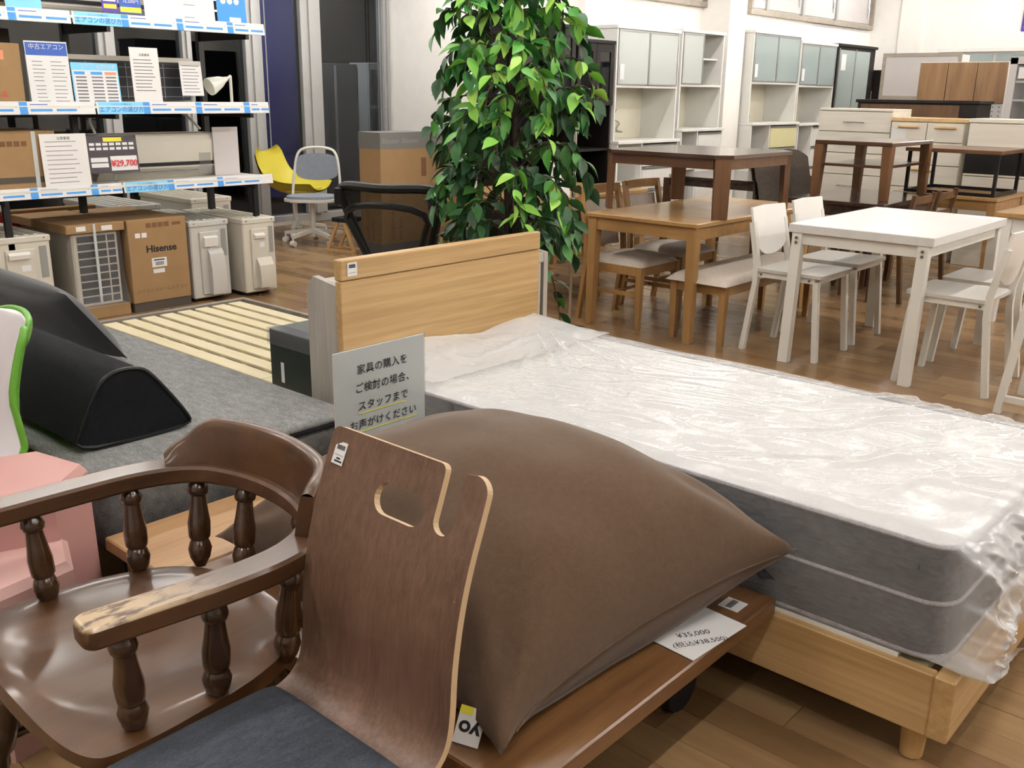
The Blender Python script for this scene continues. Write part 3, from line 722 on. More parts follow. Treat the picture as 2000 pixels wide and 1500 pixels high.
# big brown bean cushion: four corners pulled into ears, seam round the middle
def cushion(u, v, side):
    a, b = u * 2 - 1, v * 2 - 1
    C = {(-1, -1): (-2.00, 1.18, .36), (1, -1): (-.955, 1.06, .352), (1, 1): (-.850, 1.905, .432), (-1, 1): (-1.90, 1.84, .40)}
    w = {k: (1 + k[0] * a) * (1 + k[1] * b) / 4 for k in C}
    x = sum(C[k][0] * w[k] for k in C); y = sum(C[k][1] * w[k] for k in C); zc = sum(C[k][2] * w[k] for k in C)
    ea, eb = abs(a) ** 3, abs(b) ** 3
    for k in C:
        dr = math.hypot(a - k[0], b - k[1])
        if dr < .34:
            e_ = (1 - dr / .34) ** 2 * .045; x += (C[k][0] + 1.44) / .75 * e_ * .7; y += (C[k][1] - 1.50) / .62 * e_ * .55
            zc += (.01 if k == (1, 1) else -.02) * (1 - dr / .34) ** 2
    pin = .055                                   # edges drawn in between the ears
    cx, cy = -1.44, 1.50
    x += (-1 if a > 0 else 1) * ea * (1 - b * b) * .042; y += (-1 if b > 0 else 1) * eb * (1 - a * a) * .03
    f = max(0.0, (1 - abs(a) ** 2.3)) ** .54 * max(0.0, (1 - abs(b) ** 2.3)) ** .54 * (1 + .10 * a + .05 * b)
    corner = (abs(a) * abs(b)) ** 6
    wr = noise.noise(Vector((x * 9, y * 9, 2.0))) * .010 * max(0, 1 - f) + noise.noise(Vector((a * 3, b * 3, 5))) * .012
    crease = 0.0
    for ca in (-1, 1):
        for cb in (-1, 1):
            dr = math.hypot(a - ca, b - cb); th = math.atan2(abs(b - cb), abs(a - ca))
            crease += .013 * math.exp(-((dr - .36) / .17) ** 2) * math.cos(th * 9 + ca) * (.6 + .4 * noise.noise(Vector((a * 4, b * 4, 9))))
    crease += .006 * math.exp(-(1 - abs(a)) / .10) * math.sin(b * 34 + 3 * noise.noise(Vector((b * 3, 0, 1)))) * max(0, noise.noise(Vector((b * 5, a, 4))))
    mid = zc + .035 * (1 - max(abs(a), abs(b)) ** 2)
    seam_lift = .005 * (1 - (a * b) ** 2)
    if side > 0: z = zc + seam_lift +   .300 * f + wr * min(1, f * 3) + crease * min(1, f * 6)
    else: z = max(.3015, zc + seam_lift - .22 * f)
    return (x, y, max(.3015, z))
t = thing('floor_cushion', 'big square brown bean cushion lying on the low table', 'cushion', (0, 0, 0))
g = G().grid(72, 72, lambda u, v: cushion(u, v, 1)).grid(72, 72, lambda u, v: cushion(u, v, -1))
g.build('cover', 'brown_cushion', t, 80)
pts = [cushion(1, i / 40, 1) for i in range(41)]
G().tube([(p[0] + .001, p[1], p[2]) for p in pts[2:-2]], .0022, 5).build('seam', 'brown_cushion', t)
lab = G().box(-.024, .024, -.036, .030, -.0006, .0006).build('brand_label', 'paper', t)
n_ = Vector((.55, -.72, .42)).normalized(); u_ = Vector((-.25, .30, .9)); u_ = (u_ - n_ * u_.dot(n_)).normalized(); r_ = u_.cross(n_)
M_ = Matrix((r_, u_, n_)).transposed().to_4x4(); M_.translation = (-1.028, 1.062, .338); lab.matrix_local = M_ @ Matrix.Rotation(R(-14), 4, 'Z')
text('yo', .040, 'ink', lab, (.0, -.008, .0010), (0, 0, R(180)), 'CENTER', bold=.0012)
G().box(-.0242, .0, .016, .0302, -.0007, .0008).build('label_band', 'yellow_print', lab)

# ------------------------------------------------------------------ standing notice behind the cushion
t = thing('notice_sign', 'standing white notice in clear acrylic holder behind the brown cushion', 'sign', (-2.0, 1.706, .3015))
G().box(-.004, .0, -.166, .166, .002, .445, .001).build('sheet', 'sign_paper', t)
G().box(.0005, .0025, -.168, .168, .0, .449, .0005).build('acrylic_face', 'acrylic', t)
G().box(-.06, .0, -.15, .15, 0, .006).build('foot', 'acrylic', t)
for i, (s, uy) in enumerate((('家具の購入を', 0), ('ご検討の場合、', 0), ('スタッフまで', 1), ('お声がけください', 1))):
    z = .384 - i * .0525
    text(s, .030, 'ink', t, (.0031, .005 if i != 1 else .012, z), FACE_X, 'CENTER', bold=.0002, space=1.08)
    if uy:
        wd = .098 if i == 2 else .125
        G().box(.0028, .0031, -wd + .01, wd - (.01 if i == 2 else -.005), z - .0205, z - .0180).build('underline', 'yellow_print', t)

# ------------------------------------------------------------------ grey sofa with bolsters
t = thing('sofa_seat', 'grey heathered daybed seat beside the slatted bed', 'sofa', (0, 0, 0))
QX0, QX1, QY0, QY1 = -4.10, -2.335, 1.035, 1.87
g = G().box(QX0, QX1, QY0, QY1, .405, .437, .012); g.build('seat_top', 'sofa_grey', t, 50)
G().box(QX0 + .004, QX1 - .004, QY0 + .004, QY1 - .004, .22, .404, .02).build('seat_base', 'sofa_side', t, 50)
G().tube([(p[0], p[1], .408) for p in rrect(QX0 - .001, QX1 + .001, QY0 - .001, QY1 + .001, .012, 3)], .0055, 6, True).build('piping', 'black_fabric', t)
for x in (QX0 + .12, QX1 - .1):
    for y in (QY0 + .1, QY1 - .1): G().lathe((x, y, 0), (x, y, .225), [(0, .016), (1, .024)], 12).build('leg', 'black', t)
t = thing('bolster', 'black wedge-shaped bolster lying on the grey daybed', 'bolster', (0, 0, 0))
poly = smooth_closed([(1.065, .444), (1.425, .444), (1.425, .474), (1.32, .625), (1.28, .655), (1.19, .655), (1.14, .60), (1.10, .52)], 2)
G().prism(poly, 'x', -3.62, -2.56).build('body', 'black_fabric', t, 40)
G().tube([(-2.559, p[0], p[1]) for p in poly], .006, 6, True).build('piping', 'black', t)
t = thing('back_cushion', 'black leather back cushion leaning behind the bolster', 'cushion', (0, 0, 0))
def bc(u, v, s_):
    a, b = u * 2 - 1, v * 2 - 1
    f = (max(0, 1 - abs(a) ** 3.2) * max(0, 1 - abs(b) ** 3.2)) ** .5
    y = 1.50 + .10 * b - .02; x = -3.75 + .62 * a
    px = Vector((-3.95 + .60 * a, 1.44 + .20 * (1 - v) , .455 + .27 * v))
    nrm = Vector((0, .36, .20)).normalized()
    q = px + nrm * (.065 * f * s_)
    return (q.x, q.y, max(.439, q.z))
G().grid(30, 24, lambda u, v: bc(u, v, 1)).grid(30, 24, lambda u, v: bc(u, v, -1)).build('cover', 'black_velvet', t, 70)

# ------------------------------------------------------------------ captain's chair, dark glossy wood
CX, CY, SZT = -1.615, .80, .415
t = thing('captain_chair', 'dark glossy wooden armchair with turned spindles, bottom left', 'chair', (0, 0, 0))
outl = smooth_closed([(-1.90, .53), (-1.60, .50), (-1.355, .515), (-1.315, .58), (-1.325, .82), (-1.40, .985), (-1.62, 1.035), (-1.82, .985), (-1.90, .82), (-1.925, .62)], 3)
g = G()
def seat_z(x, y):
    r = ((x - CX) / .26) ** 2 + ((y - .78) / .25) ** 2
    return SZT - .016 * max(0, 1 - r) ** .8 + (.006 * math.cos((x - CX) * 12) * max(0, .72 - y) * 8 if y < .72 else 0)
n = len(outl); rings = 12; cen = (CX, .78)
vs = []; fs = []
for k in range(rings, 0, -1):
    for p in outl:
        x = cen[0] + (p[0] - cen[0]) * k / rings; y = cen[1] + (p[1] - cen[1]) * k / rings
        vs.append((x, y, seat_z(x, y) - (.006 if k == rings else 0)))
vs.append((cen[0], cen[1], seat_z(*cen)))
for k in range(rings - 1):
    for i in range(n): j = (i + 1) % n; fs.append((k * n + i, k * n + j, (k + 1) * n + j, (k + 1) * n + i))
for i in range(n): fs.append(((rings - 1) * n + i, (rings - 1) * n + (i + 1) % n, rings * n))
o = len(vs)
for p, dz, sc_ in [(p, .045, .985) for p in outl]: vs.append((cen[0] + (p[0] - cen[0]) * sc_, cen[1] + (p[1] - cen[1]) * sc_, SZT - dz))
for i in range(n): j = (i + 1) % n; fs.append((i, o + i, o + j, j))
fs.append(tuple(o + i for i in range(n)))
g.add(vs, fs).build('seat', 'captain', t, 50)
AZ = .618
def bow(a):            # a 0..1 round the U from near tip to far tip, centre line of the arm
    pts = BOWP; f = a * (len(pts) - 1); i = min(int(f), len(pts) - 2); k = f - i
    return Vector(pts[i]) * (1 - k) + Vector(pts[i + 1]) * k
BOWP = smooth_open([(-1.350, .556, AZ), (-1.340, .64, AZ), (-1.322, .78, AZ), (-1.325, .92, AZ), (-1.40, 1.035, AZ), (-1.50, 1.075, AZ), (-1.615, 1.09, AZ), (-1.73, 1.075, AZ), (-1.83, 1.03, AZ), (-1.885, .92, AZ), (-1.895, .78, AZ), (-1.905, .55, AZ), (-1.91, .36, AZ)], 3)
sec = [(-.030, -.019), (.030, -.019), (.034, -.014), (.034, .013), (.028, .019), (-.028, .019), (-.034, .013), (-.034, -.014)]
d0 = (Vector(BOWP[0]) - Vector(BOWP[3])).normalized()
tip = [tuple(Vector(BOWP[0]) + d0 * k_) for k_ in (.020, .017, .012, .006)]
arm = G().tube(tip + BOWP, 0, sec=sec, up=(0, 0, 1), scl=[.45, .70, .86, .96] + [1.0] * len(BOWP)).build('arm_bow', 'captain_arm', t, 35)
s = G().box(-1.955, -1.925, .52, .57, AZ + .019, AZ + .0196).build('price_sticker', 'paper', t)
# crest: comb standing on the rear of the bow
cp = [p for p in BOWP if p[1] > .955]
def crest(u, v, off):
    f = u * (len(cp) - 1); i = min(int(f), len(cp) - 2); k = f - i
    p = Vector(cp[i]) * (1 - k) + Vector(cp[i + 1]) * k
    d = (Vector(cp[i + 1]) - Vector(cp[i])).normalized(); nrm = Vector((d.y, -d.x, 0))
    e = min(u + .13, 1 - u) * 2; h = .016 + .080 * (1 - (1 - min(1, e / .42)) ** 2.2) - .012 * math.exp(-((e - .16) / .1) ** 2)
    thick = .017 * (1 - .25 * v)
    q = p + nrm * (off * thick + .012 * v - .002 * math.sin(v * PI)); return (q.x, q.y, AZ + .017 + h * v)
cg = G().grid(48, 8, lambda u, v: crest(u, v, -1)).grid(48, 8, lambda u, v: crest(u, v, 1))
cg.grid(48, 5, lambda u, v: tuple(Vector(crest(u, 1, -1)) * (1 - v) + Vector(crest(u, 1, 1)) * v + Vector((0, 0, .006 * math.sin(v * PI)))))
cg.grid(2, 8, lambda u, v: tuple(Vector(crest(0, v, -1)) * (1 - u) + Vector(crest(0, v, 1)) * u)).grid(2, 8, lambda u, v: tuple(Vector(crest(1, v, -1)) * (1 - u) + Vector(crest(1, v, 1)) * u))
cg.build('crest', 'captain', t, 50)
for a in (.32, .68):   # scroll blocks where the crest ends meet the bow
    pass
SPP = [(0, .010), (.05, .014), (.10, .019), (.20, .0225), (.27, .019), (.30, .0165), (.33, .020), (.38, .021), (.50, .0215), (.62, .018), (.74, .0155), (.80, .0145), (.82, .019), (.86, .0205), (.92, .018), (.96, .0135), (1.0, .013)]
for f in (.075, .175, .265, .345, .43, .57, .655, .745, .84, .935):
    p = bow(f); c = Vector((CX, .80, 0)); q = Vector((p.x, p.y, 0)); d = q - c
    base = c + d * (.90 if .3 < f < .7 else .93)
    if base.y < .56: base.y = .56
    G().lathe((base.x, base.y, SZT - .014), (p.x, p.y, AZ - .017), [(q_, r_ * 1.14) for q_, r_ in SPP], 18).build('spindle', 'captain_z', t, 40)
LGP = [(0, .016), (.04, .019), (.30, .024), (.36, .019), (.40, .026), (.62, .029), (.72, .022), (.78, .029), (1, .024)]
for x, y in ((-1.80, .60), (-1.42, .59), (-1.76, .93), (-1.47, .93)):
    dx, dy = (x - CX) * .42, (y - .78) * .40
    G().lathe((x + dx, y + dy, 0), (x, y, SZT - .04), LGP, 16).build('leg', 'captain_z', t, 40)
for x in (-1.84, -1.38): G().lathe((x, .55, .17), (x * .5 + CX * .5 + (x - CX) * .48, .985, .17), [(0, .010), (.5, .016), (1, .010)], 10).build('stretcher', 'captain_z', t, 40)

# ------------------------------------------------------------------ bent plywood chair with handle hole and hook
t = thing('plywood_chair', 'bent walnut plywood chair with handle hole, grey seat pad', 'chair', (-1.106, 0, 0))
HW = .1875
prof = smooth_open([(.47, .405), (.62, .395), (.78, .393), (.855, .398), (.895, .425), (.910, .475), (.915, .58), (.940, .70), (.985, .815), (1.0, .857)], 3)   # (y, z) down the middle of the sheet
ln = [0.0]
for a, b in zip(prof[:-1], prof[1:]): ln.append(ln[-1] + math.hypot(b[0] - a[0], b[1] - a[1]))
LT = ln[-1]
def on_prof(s_):
    for i in range(len(ln) - 1):
        if s_ <= ln[i + 1] + 1e-9: break
    k = (s_ - ln[i]) / (ln[i + 1] - ln[i]); p, q = prof[i], prof[i + 1]
    d = Vector((q[0] - p[0], q[1] - p[1])).normalized()
    return p[0] + (q[0] - p[0]) * k, p[1] + (q[1] - p[1]) * k, Vector((-d.y, d.x))
def arc(cx, cy, r, a0, a1, n=8): return [(cx + r * math.cos(R(a0 + (a1 - a0) * i / n)), cy + r * math.sin(R(a0 + (a1 - a0) * i / n))) for i in range(n + 1)]
T_ = LT
outer = [(-HW, .0)] + [(HW, .0)] + [(HW, T_ - .05)] + arc(HW - .028, T_ - .028, .028, 0, 90, 7) + [(HW - .050, T_ - .004)]
# hook notch on the right: straight slot with a rounded foot curling under the hook
outer += [(HW - .052, T_ - .055)] + arc(HW - .073, T_ - .088, .021, 0, -180, 10)[1:] + [(HW - .094, T_ - .02)] + arc(HW - .106, T_ - .012, .012, 0, 90, 4) + arc(-HW + .02, T_ - .02, .02, 90, 180, 5)
hole = arc(-.02, T_ - .088, .027, -90, -270, 10) + arc(.045, T_ - .088, .027, 90, -90, 10)
bm = bmesh.new(); ed = []
for lp in (outer, hole):
    vv = [bm.verts.new((x, y, 0)) for x, y in lp]
    for i in range(len(vv)): ed.append(bm.edges.new((vv[i], vv[(i + 1) % len(vv)])))
bmesh.ops.triangle_fill(bm, use_beauty=True, use_dissolve=False, edges=ed)
for i in range(1, 70):
    bmesh.ops.bisect_plane(bm, geom=bm.verts[:] + bm.edges[:] + bm.faces[:], plane_co=(0, LT * i / 70, 0), plane_no=(0, 1, 0))
bm.normal_update()
TH = .0065; bm.verts.index_update(); n = len(bm.verts); F_, B_ = [], []
for v in bm.verts:
    y, z, nr = on_prof(v.co.y); cv = .010 * (1 - (v.co.x / HW) ** 2) * min(1, max(0, (v.co.y - .42) / .1)) * 0
    F_.append((v.co.x, y + nr.x * TH, z + nr.y * TH)); B_.append((v.co.x, y - nr.x * TH, z - nr.y * TH))
faces = [tuple(v.index for v in f.verts) for f in bm.faces]; bd = [(e.verts[0].index, e.verts[1].index) for e in bm.edges if len(e.link_faces) == 1]
G().add(F_ + B_, faces + [tuple(n + i for i in f[::-1]) for f in faces]).build('shell', 'walnut_ply', t, 40)
g = G(); 
vs = F_ + B_ + [tuple((Vector(F_[i]) * 2 + Vector(B_[i])) / 3) for i in range(n)] + [tuple((Vector(F_[i]) + Vector(B_[i]) * 2) / 3) for i in range(n)]
g.add(vs, [(a, b, 2 * n + b, 2 * n + a) for a, b in bd] + [(3 * n + a, 3 * n + b, n + b, n + a) for a, b in bd] + [(2 * n + a, 2 * n + b, 3 * n + b, 3 * n + a) for a, b in bd])
used = sorted({i for f in g.f for i in f}); rm = {k: i for i, k in enumerate(used)}
g.v = [g.v[i] for i in used]; g.f = [tuple(rm[i] for i in f) for f in g.f]
g.build('plywood_edge', 'ply_edge', t, 0); bm.free()
def padf(u, v):
    a, b = u * 2 - 1, v * 2 - 1; y = .46 + .385 * v; x = (HW + .004) * a
    e = (max(0, 1 - abs(a) ** 6) * max(0, 1 - abs(b) ** 6)) ** .5
    return (x, y, .404 + .031 * e)
G().grid(28, 28, padf).grid(2, 2, lambda u, v: (-HW + 2 * HW * u, .46 + .385 * v, .4035)).build('seat_pad', 'seat_blue', t, 60)
o = G().box(-.015, .015, -.020, .020, -.0002, .0006).build('price_sticker', 'paper', t); y, z, nr = on_prof(LT - .045)
o.location = (-HW + .032, y + nr.x * (TH + .0006), z + nr.y * (TH + .0006)); o.rotation_euler = (math.atan2(nr.y, -nr.x) * 0 + R(66), 0, R(-2))
g = G()
for i in range(10): g.box(-.010 + i * .0022, -.0088 + i * .0022, .006, .014, .0006, .001)
g.box(-.012, .012, -.004, -.0035, .0006, .001).box(-.004, .006, -.011, -.008, .0006, .001).box(-.008, .012, -.016, -.013, .0006, .001).build('barcode', 'ink', o)
for x in (-.165, .165):
    for y0, y1 in ((.50, .46), (.83, .90)): G().beam((x * 1.1, y1, 0), (x * .85, y0, .39), .022, .022, .032, .032).build('leg', 'dark_leg', t)

# ------------------------------------------------------------------ white-and-green shell chair, pink box stools (cut by the left edge)
t = thing('shell_chair', 'white plastic shell chair with green underside at left edge', 'chair', (-2.735, .72, 0), 0)
def shell(u, v, off):
    a = u * 2 - 1
    pr = smooth_open([(-.24, .43), (-.05, .40), (.12, .40), (.205, .45), (.235, .56), (.262, .70), (.30, .815), (.318, .83)], 2)
    f = v * (len(pr) - 1); i = min(int(f), len(pr) - 2); k = f - i
    y, z = pr[i][0] * (1 - k) + pr[i + 1][0] * k, pr[i][1] * (1 - k) + pr[i + 1][1] * k
    w = .225 - .045 * max(0, v - .85) / .15
    back = min(1, max(0, (v - .45) / .2)); c = abs(a) ** 2.2
    return (w * a * (1 - off * .02), y - back * .07 * c - off * .012 * back, z + (1 - back) * .05 * c + off * .010 * (1 - back) - (.05 * c if v > .9 else 0) * (v - .9) * 10)
G().grid(24, 40, lambda u, v: shell(u, v, 0)).build('shell_front', 'shell_white', t, 70)
G().grid(24, 40, lambda u, v: shell(u, v, -1.3)).build('shell_back', 'shell_green', t, 70)
rim = [shell(0, i / 30, -.65) for i in range(31)] + [shell(i / 16, 1, -.65) for i in range(1, 17)] + [shell(1, 1 - i / 30, -.65) for i in range(1, 31)] + [shell(1 - i / 16, 0, -.65) for i in range(1, 16)]
G().tube(rim, .0095, 8, True).build('shell_rim', 'shell_green', t, 60)
for x, y in ((-.2, -.2), (.2, -.2), (-.2, .2), (.2, .2)): G().cyl((x * 1.1, y * 1.15, 0), (x * .6, y * .6, .395), .012, n=10).build('leg', 'chrome', t)
G().box(-.155, -.125, .255, .2565, .745, .79).build('price_sticker', 'paper', t)
def hexbody(cx, cy, r, h, z0, rot):
    P = [(r * math.cos(R(a + rot)), r * math.sin(R(a + rot))) for a in (0, 60, 120, 180, 240, 300)]; n = 6
    return G().add([(cx + x * .92, cy + y * .92, h) for x, y in P] + [(cx + x, cy + y, h - .02) for x, y in P] + [(cx + x * 1.03, cy + y * 1.03, z0) for x, y in P],
        [tuple(range(n))] + [(k * n + i, k * n + (i + 1) % n, (k + 1) * n + (i + 1) % n, (k + 1) * n + i) for k in range(2) for i in range(n)] + [tuple(range(2 * n, 3 * n))[::-1]])
t = thing('pink_step_stool', 'pink faceted two-step stool beside the wooden armchair', 'stool', (0, 0, 0))
hexbody(-2.325, .80, .185, .525, 0, 12).build('tall_block', 'pink', t, 0)
o = hexbody(-2.165, .69, .19, .405, 0, 40).build('short_block', 'pink_light', t, 0)
G().box(-2.22, -2.17, .64, .68, .4052, .406).build('price_sticker', 'paper', o)

# ------------------------------------------------------------------ air-conditioner shelf with label rails
t = thing('display_shelf', 'black steel display shelving with blue and white label rails', 'shelf', (0, 0, 0))
FX = -5.92
SH0, SH1 = 1.2, 4.10
for y in (SH0, 2.28, 3.0, 3.97):
    G().box(-6.56, -6.52, y - .02, y + .02, 0, 2.4).build('post', 'black_metal', t)
for y in (2.28, 3.97): G().box(FX - .06, FX - .03, y - .018, y + .018, 0, .78).build('front_post', 'black_metal', t)
RAIL = [(.777, .842, 0), (1.256, 1.330, 1), (1.765, 1.838, 2)]
for z0, z1, k in RAIL:
    G().box(-6.54, FX - .006, SH0, SH1 - .02, z0 + .035, z0 + .05).build('shelf_board', 'white_metal', t)
    for y in (2.28, 3.0, 3.97): G().box(-6.54, FX - .02, y - .012, y + .012, z0 - .03, z0 + .034).build('bracket', 'black_metal', t)
    e = [1.30, 2.99, 4.11] if k == 0 else ([1.30, 2.87, 4.11] if k == 1 else [1.30, 2.78, 4.11])
    for a, b in zip(e[:-1], e[1:]):
        r = G().prism([(FX - .006, z0), (FX, z0 + .002), (FX - .012, z1), (FX - .018, z1 - .002)], 'y', a, b - .012).build('label_rail', 'paper', t)
        g, gs, gn = G(), G(), G()
        def q(gg, y0, y1, f0, f1):
            x0 = FX - .012 * f0 + .0012; x1 = FX - .012 * f1 + .0012
            za, zb = z0 + (z1 - z0) * f0, z0 + (z1 - z0) * f1
            gg.add([(x0, y0, za), (x0, y1, za), (x1, y1, zb), (x1, y0, zb)], [(0, 1, 2, 3)])
        first = b > 3.5
        y = a + .02
        if first:
            q(gs, a + .01, a + .30, .02, .98); y = a + .30
            text('エアコンの選び方', .036, 'navy_print', r, (FX + .001, a + .155, z0 + (z1 - z0) * .36), FACE_X, 'CENTER')
            text('トレファクが教える!', .014, 'navy_print', r, (FX - .003, a + .155, z0 + (z1 - z0) * .78), FACE_X, 'CENTER')
        while y + .2 < b:
            q(g, y, y + .045, .03, .97)
            w = min(.30, b - y - .06)
            q(gn, y + .06, y + .06 + w * .34, .74, .80)
            q(g, y + .06, y + .06 + w * .42, .26, .44); q(g, y + .06 + w * .50, y + .06 + w * .90, .26, .44)
            if w > .25: q(g, y + .065 + w * .93, y + .05 + w, .54, .66)
            y += w + .065
        g.build('print_blue', 'blue_print', r, 0)
        if gs.f: gs.build('print_light', 'sky_print', r, 0)
        if gn.f: gn.build('print_title', 'navy_print', r, 0)
def carton(name, label, x0, x1, y0, y1, z0, z1, mat='cardboard'):
    t = thing(name, label, 'box', (0, 0, 0)); G().box(x0, x1, y0, y1, z0, z1, .004).build('body', mat, t); return t
Z0, Z1, Z2 = .828, 1.307, 1.816
t = carton('carton', 'cardboard carton with black base band on the lowest shelf', -6.5, FX - .06, 1.9, 2.62, Z0, Z0 + .335)
G().box(FX - .06, FX - .0585, 1.9, 2.62, Z0 + .04, Z0 + .075).build('print_band', 'cardboard_dark', t); G().box(FX - .0595, FX - .058, 2.48, 2.505, Z0, Z0 + .335).build('strap', 'tape', t)
g = G()
for i in range(4): g.box(FX - .06, FX - .0585, 2.30 + i * .04, 2.33 + i * .04, Z0 + .25, Z0 + .28)
g.build('handling_marks', 'cardboard_print', t)
t = carton('carton', 'plain cardboard carton with red print on the middle shelf', -6.42, FX - .06, 1.7, 2.48, Z1, Z1 + .34)
text('リサイクル品', .035, 'red_ink', t, (FX - .0588, 2.28, Z1 + .06), FACE_X, 'CENTER'); g = G()
for i in range(2): g.box(FX - .06, FX - .0585, 2.27 + i * .065, 2.32 + i * .065, Z1 + .25, Z1 + .30)
g.build('handling_marks', 'orange_print', t)
t = carton('brown_case', 'reddish brown case at the back of the middle shelf', -6.51, -6.44, 1.7, 2.62, Z1, Z1 + .44, 'cardboard_dark')
t = carton('carton', 'cardboard carton with dark windows on the top shelf', -6.5, FX - .10, 1.7, 2.46, Z2, Z2 + .30)
g = G().box(FX - .10, FX - .0985, 2.33, 2.44, Z2 + .05, Z2 + .2).box(FX - .10, FX - .0985, 2.2, 2.31, Z2 + .05, Z2 + .2); g.build('window_print', 'ink', t)
def indoor_unit(label, y0, y1, z0, h, dark):
    t = thing('indoor_unit', label, 'air conditioner', (0, 0, 0))
    x0, x1 = -6.5, -6.20
    G().prism([(x0, z0), (x1 - .06, z0), (x1, z0 + .07), (x1 + .01, z0 + h * .8), (x1 - .02, z0 + h), (x0, z0 + h)], 'y', y0, y1).build('body', 'ac_beige', t)
    if dark:
        o = G().box(x1 + .005, x1 + .012, y0 + .06, y1 - .04, z0 + .03, z0 + h - .03).build('front_opening', 'ac_dark', t); g = G()
        for i in range(7): g.box(x1 + .012, x1 + .015, y0 + .10 + i * (y1 - y0 - .2) / 6, y0 + .105 + i * (y1 - y0 - .2) / 6, z0 + .04, z0 + h - .04)
        for i in range(4): g.box(x1 + .012, x1 + .015, y0 + .07, y1 - .05, z0 + .05 + i * .06, z0 + .054 + i * .06)
        g.build('filter_grid', 'grey_plastic', o)
    else:
        G().box(x1 - .004, x1 + .008, y0 + .02, y1 - .06, z0 + .082, z0 + .105).build('air_slot', 'ink', t)
        G().box(x1 - .002, x1 + .006, y0 + .1, y1 - .2, z0 + .045, z0 + .052).build('badge_line', 'ink_grey', t)
        G().box(x1 + .006, x1 + .0095, y1 - .19, y1 - .10, z0 + .02, z0 + .16).build('tape_strip', 'clear_wrap', t)
    return t
indoor_unit('beige indoor air conditioner with black slot on the lowest shelf', 2.98, 3.88, Z0, .29, False)
indoor_unit('open indoor air conditioner showing dark filters, middle shelf', 2.72, 3.70, Z1, .30, True)
indoor_unit('pale indoor air conditioner on the top shelf', 2.60, 3.55, Z2, .29, False)
t = thing('pipe_hose', 'white hose looping over the lowest shelf unit', 'hose', (0, 0, 0))
G().tube(smooth_open([(-6.3, 3.02, Z0 + .30), (-6.3, 2.98, Z0 + .40), (-6.3, 3.10, Z0 + .47), (-6.35, 3.40, Z0 + .49), (-6.4, 3.7, Z0 + .44), (-6.42, 3.85, Z0 + .31)], 3), .009, 8).build('hose', 'white_plastic', t)
t = thing('leaning_board', 'pale grey-white board leaning at the lowest shelf end', 'board', (0, 0, 0)); G().box(-6.19, -6.18, 3.80, 4.0, Z0 + .001, Z0 + .33).build('sheet', 'board_grey', t)
t = thing('desk_lamp', 'small white bell-shaped lamp at the shelf end', 'lamp', (-6.36, 4.0, 1.425))
G().lathe((.0, -.09, .0), (.0, .06, .06), [(0, .062), (.15, .060), (.6, .04), (.85, .02), (1, .014)], 18).build('lamp_shade', 'white_glossy', t, 50)
G().cyl((0, .06, .06), (-.02, .10, .08), .008, n=8).build('stem', 'white_glossy', t); G().cyl((-.02, .10, -.118), (-.02, .10, .08), .011, n=8).build('pole', 'white_metal', t)
# cards standing on the shelves
def card(name, label, y0, y1, z0, h, mat, tilt=-.02):
    t = thing(name, label, 'sign', (FX - .03, (y0 + y1) / 2, z0)); w = (y1 - y0) / 2
    c = G().prism([(0, 0), (.002, 0), (.002 + tilt, h), (tilt, h)], 'y', -w, w).build('sheet', mat, t); return t, w, c
def lines(t, w, h, rows, mat, tilt=-.02, z0=.1, z1=.85, f0=-.8, f1=.8, th=.0035, name='print_lines', ragged=True):
    g = G()
    for i in range(rows):
        z = h * (z0 + (z1 - z0) * i / max(1, rows - 1)); x = .0026 + tilt * z / h; k = (.7 + .3 * random.random()) if ragged else 1
        g.add([(x, w * f0, z), (x, w * (f0 + (f1 - f0) * k), z), (x + tilt * th / h, w * (f0 + (f1 - f0) * k), z + th), (x + tilt * th / h, w * f0, z + th)], [(0, 1, 2, 3)])
    g.build(name, mat, t, 0)
def band(t, w, h, z0, z1, mat, f0=-.97, f1=.97, tilt=-.02, name='print_band', out=.0024):
    x0, x1 = out + tilt * z0, out + tilt * z1
    G().add([(x0, w * f0, h * z0), (x0, w * f1, h * z0), (x1, w * f1, h * z1), (x1, w * f0, h * z1)], [(0, 1, 2, 3)]).build(name, mat, t, 0)
t, w, c = card('notice_card', 'white notice card with small text, left of the price board', 2.52, 2.80, Z0 + .002, .315, 'sign_paper')
lines(t, w, .315, 10, 'ink_grey'); text('注意事項', .020, 'ink', t, (-.015, 0, .288), FACE_X, 'CENTER')
t, w, c = card('price_board', 'dark price board reading 29,700 yen on the lowest shelf', 2.80, 3.12, Z0 + .075, .225, 'dark_print')
G().box(-.01, .0, -.01, .01, -.075, .0).build('stand', 'acrylic', t)
band(t, w, .225, .84, .95, 'yellow_print', -.35, .40); band(t, w, .225, .06, .45, 'paper', -.15, .93); band(t, w, .225, .30, .42, 'paper', -.93, -.25, name='print_box'); band(t, w, .225, .16, .27, 'paper', -.93, -.25, name='print_box')
for r_ in (.62, .74):
    for i in range(7): band(t, w, .225, r_, r_ + .07, 'paper', -.92 + i * .265, -.72 + i * .265, name='print_cell')
text('¥29,700', .052, 'red_ink', t, (.0035, .062, .056), FACE_X, 'CENTER', bold=.0012)
t, w, c = card('guide_card', 'white guide card with blue heading on the middle shelf', 2.50, 2.745, Z1 + .002, .355, 'paper')
band(t, w, .355, .78, .98, 'navy_print'); text('中古エアコン', .034, 'paper', t, (-.013, 0, .323), FACE_X, 'CENTER')
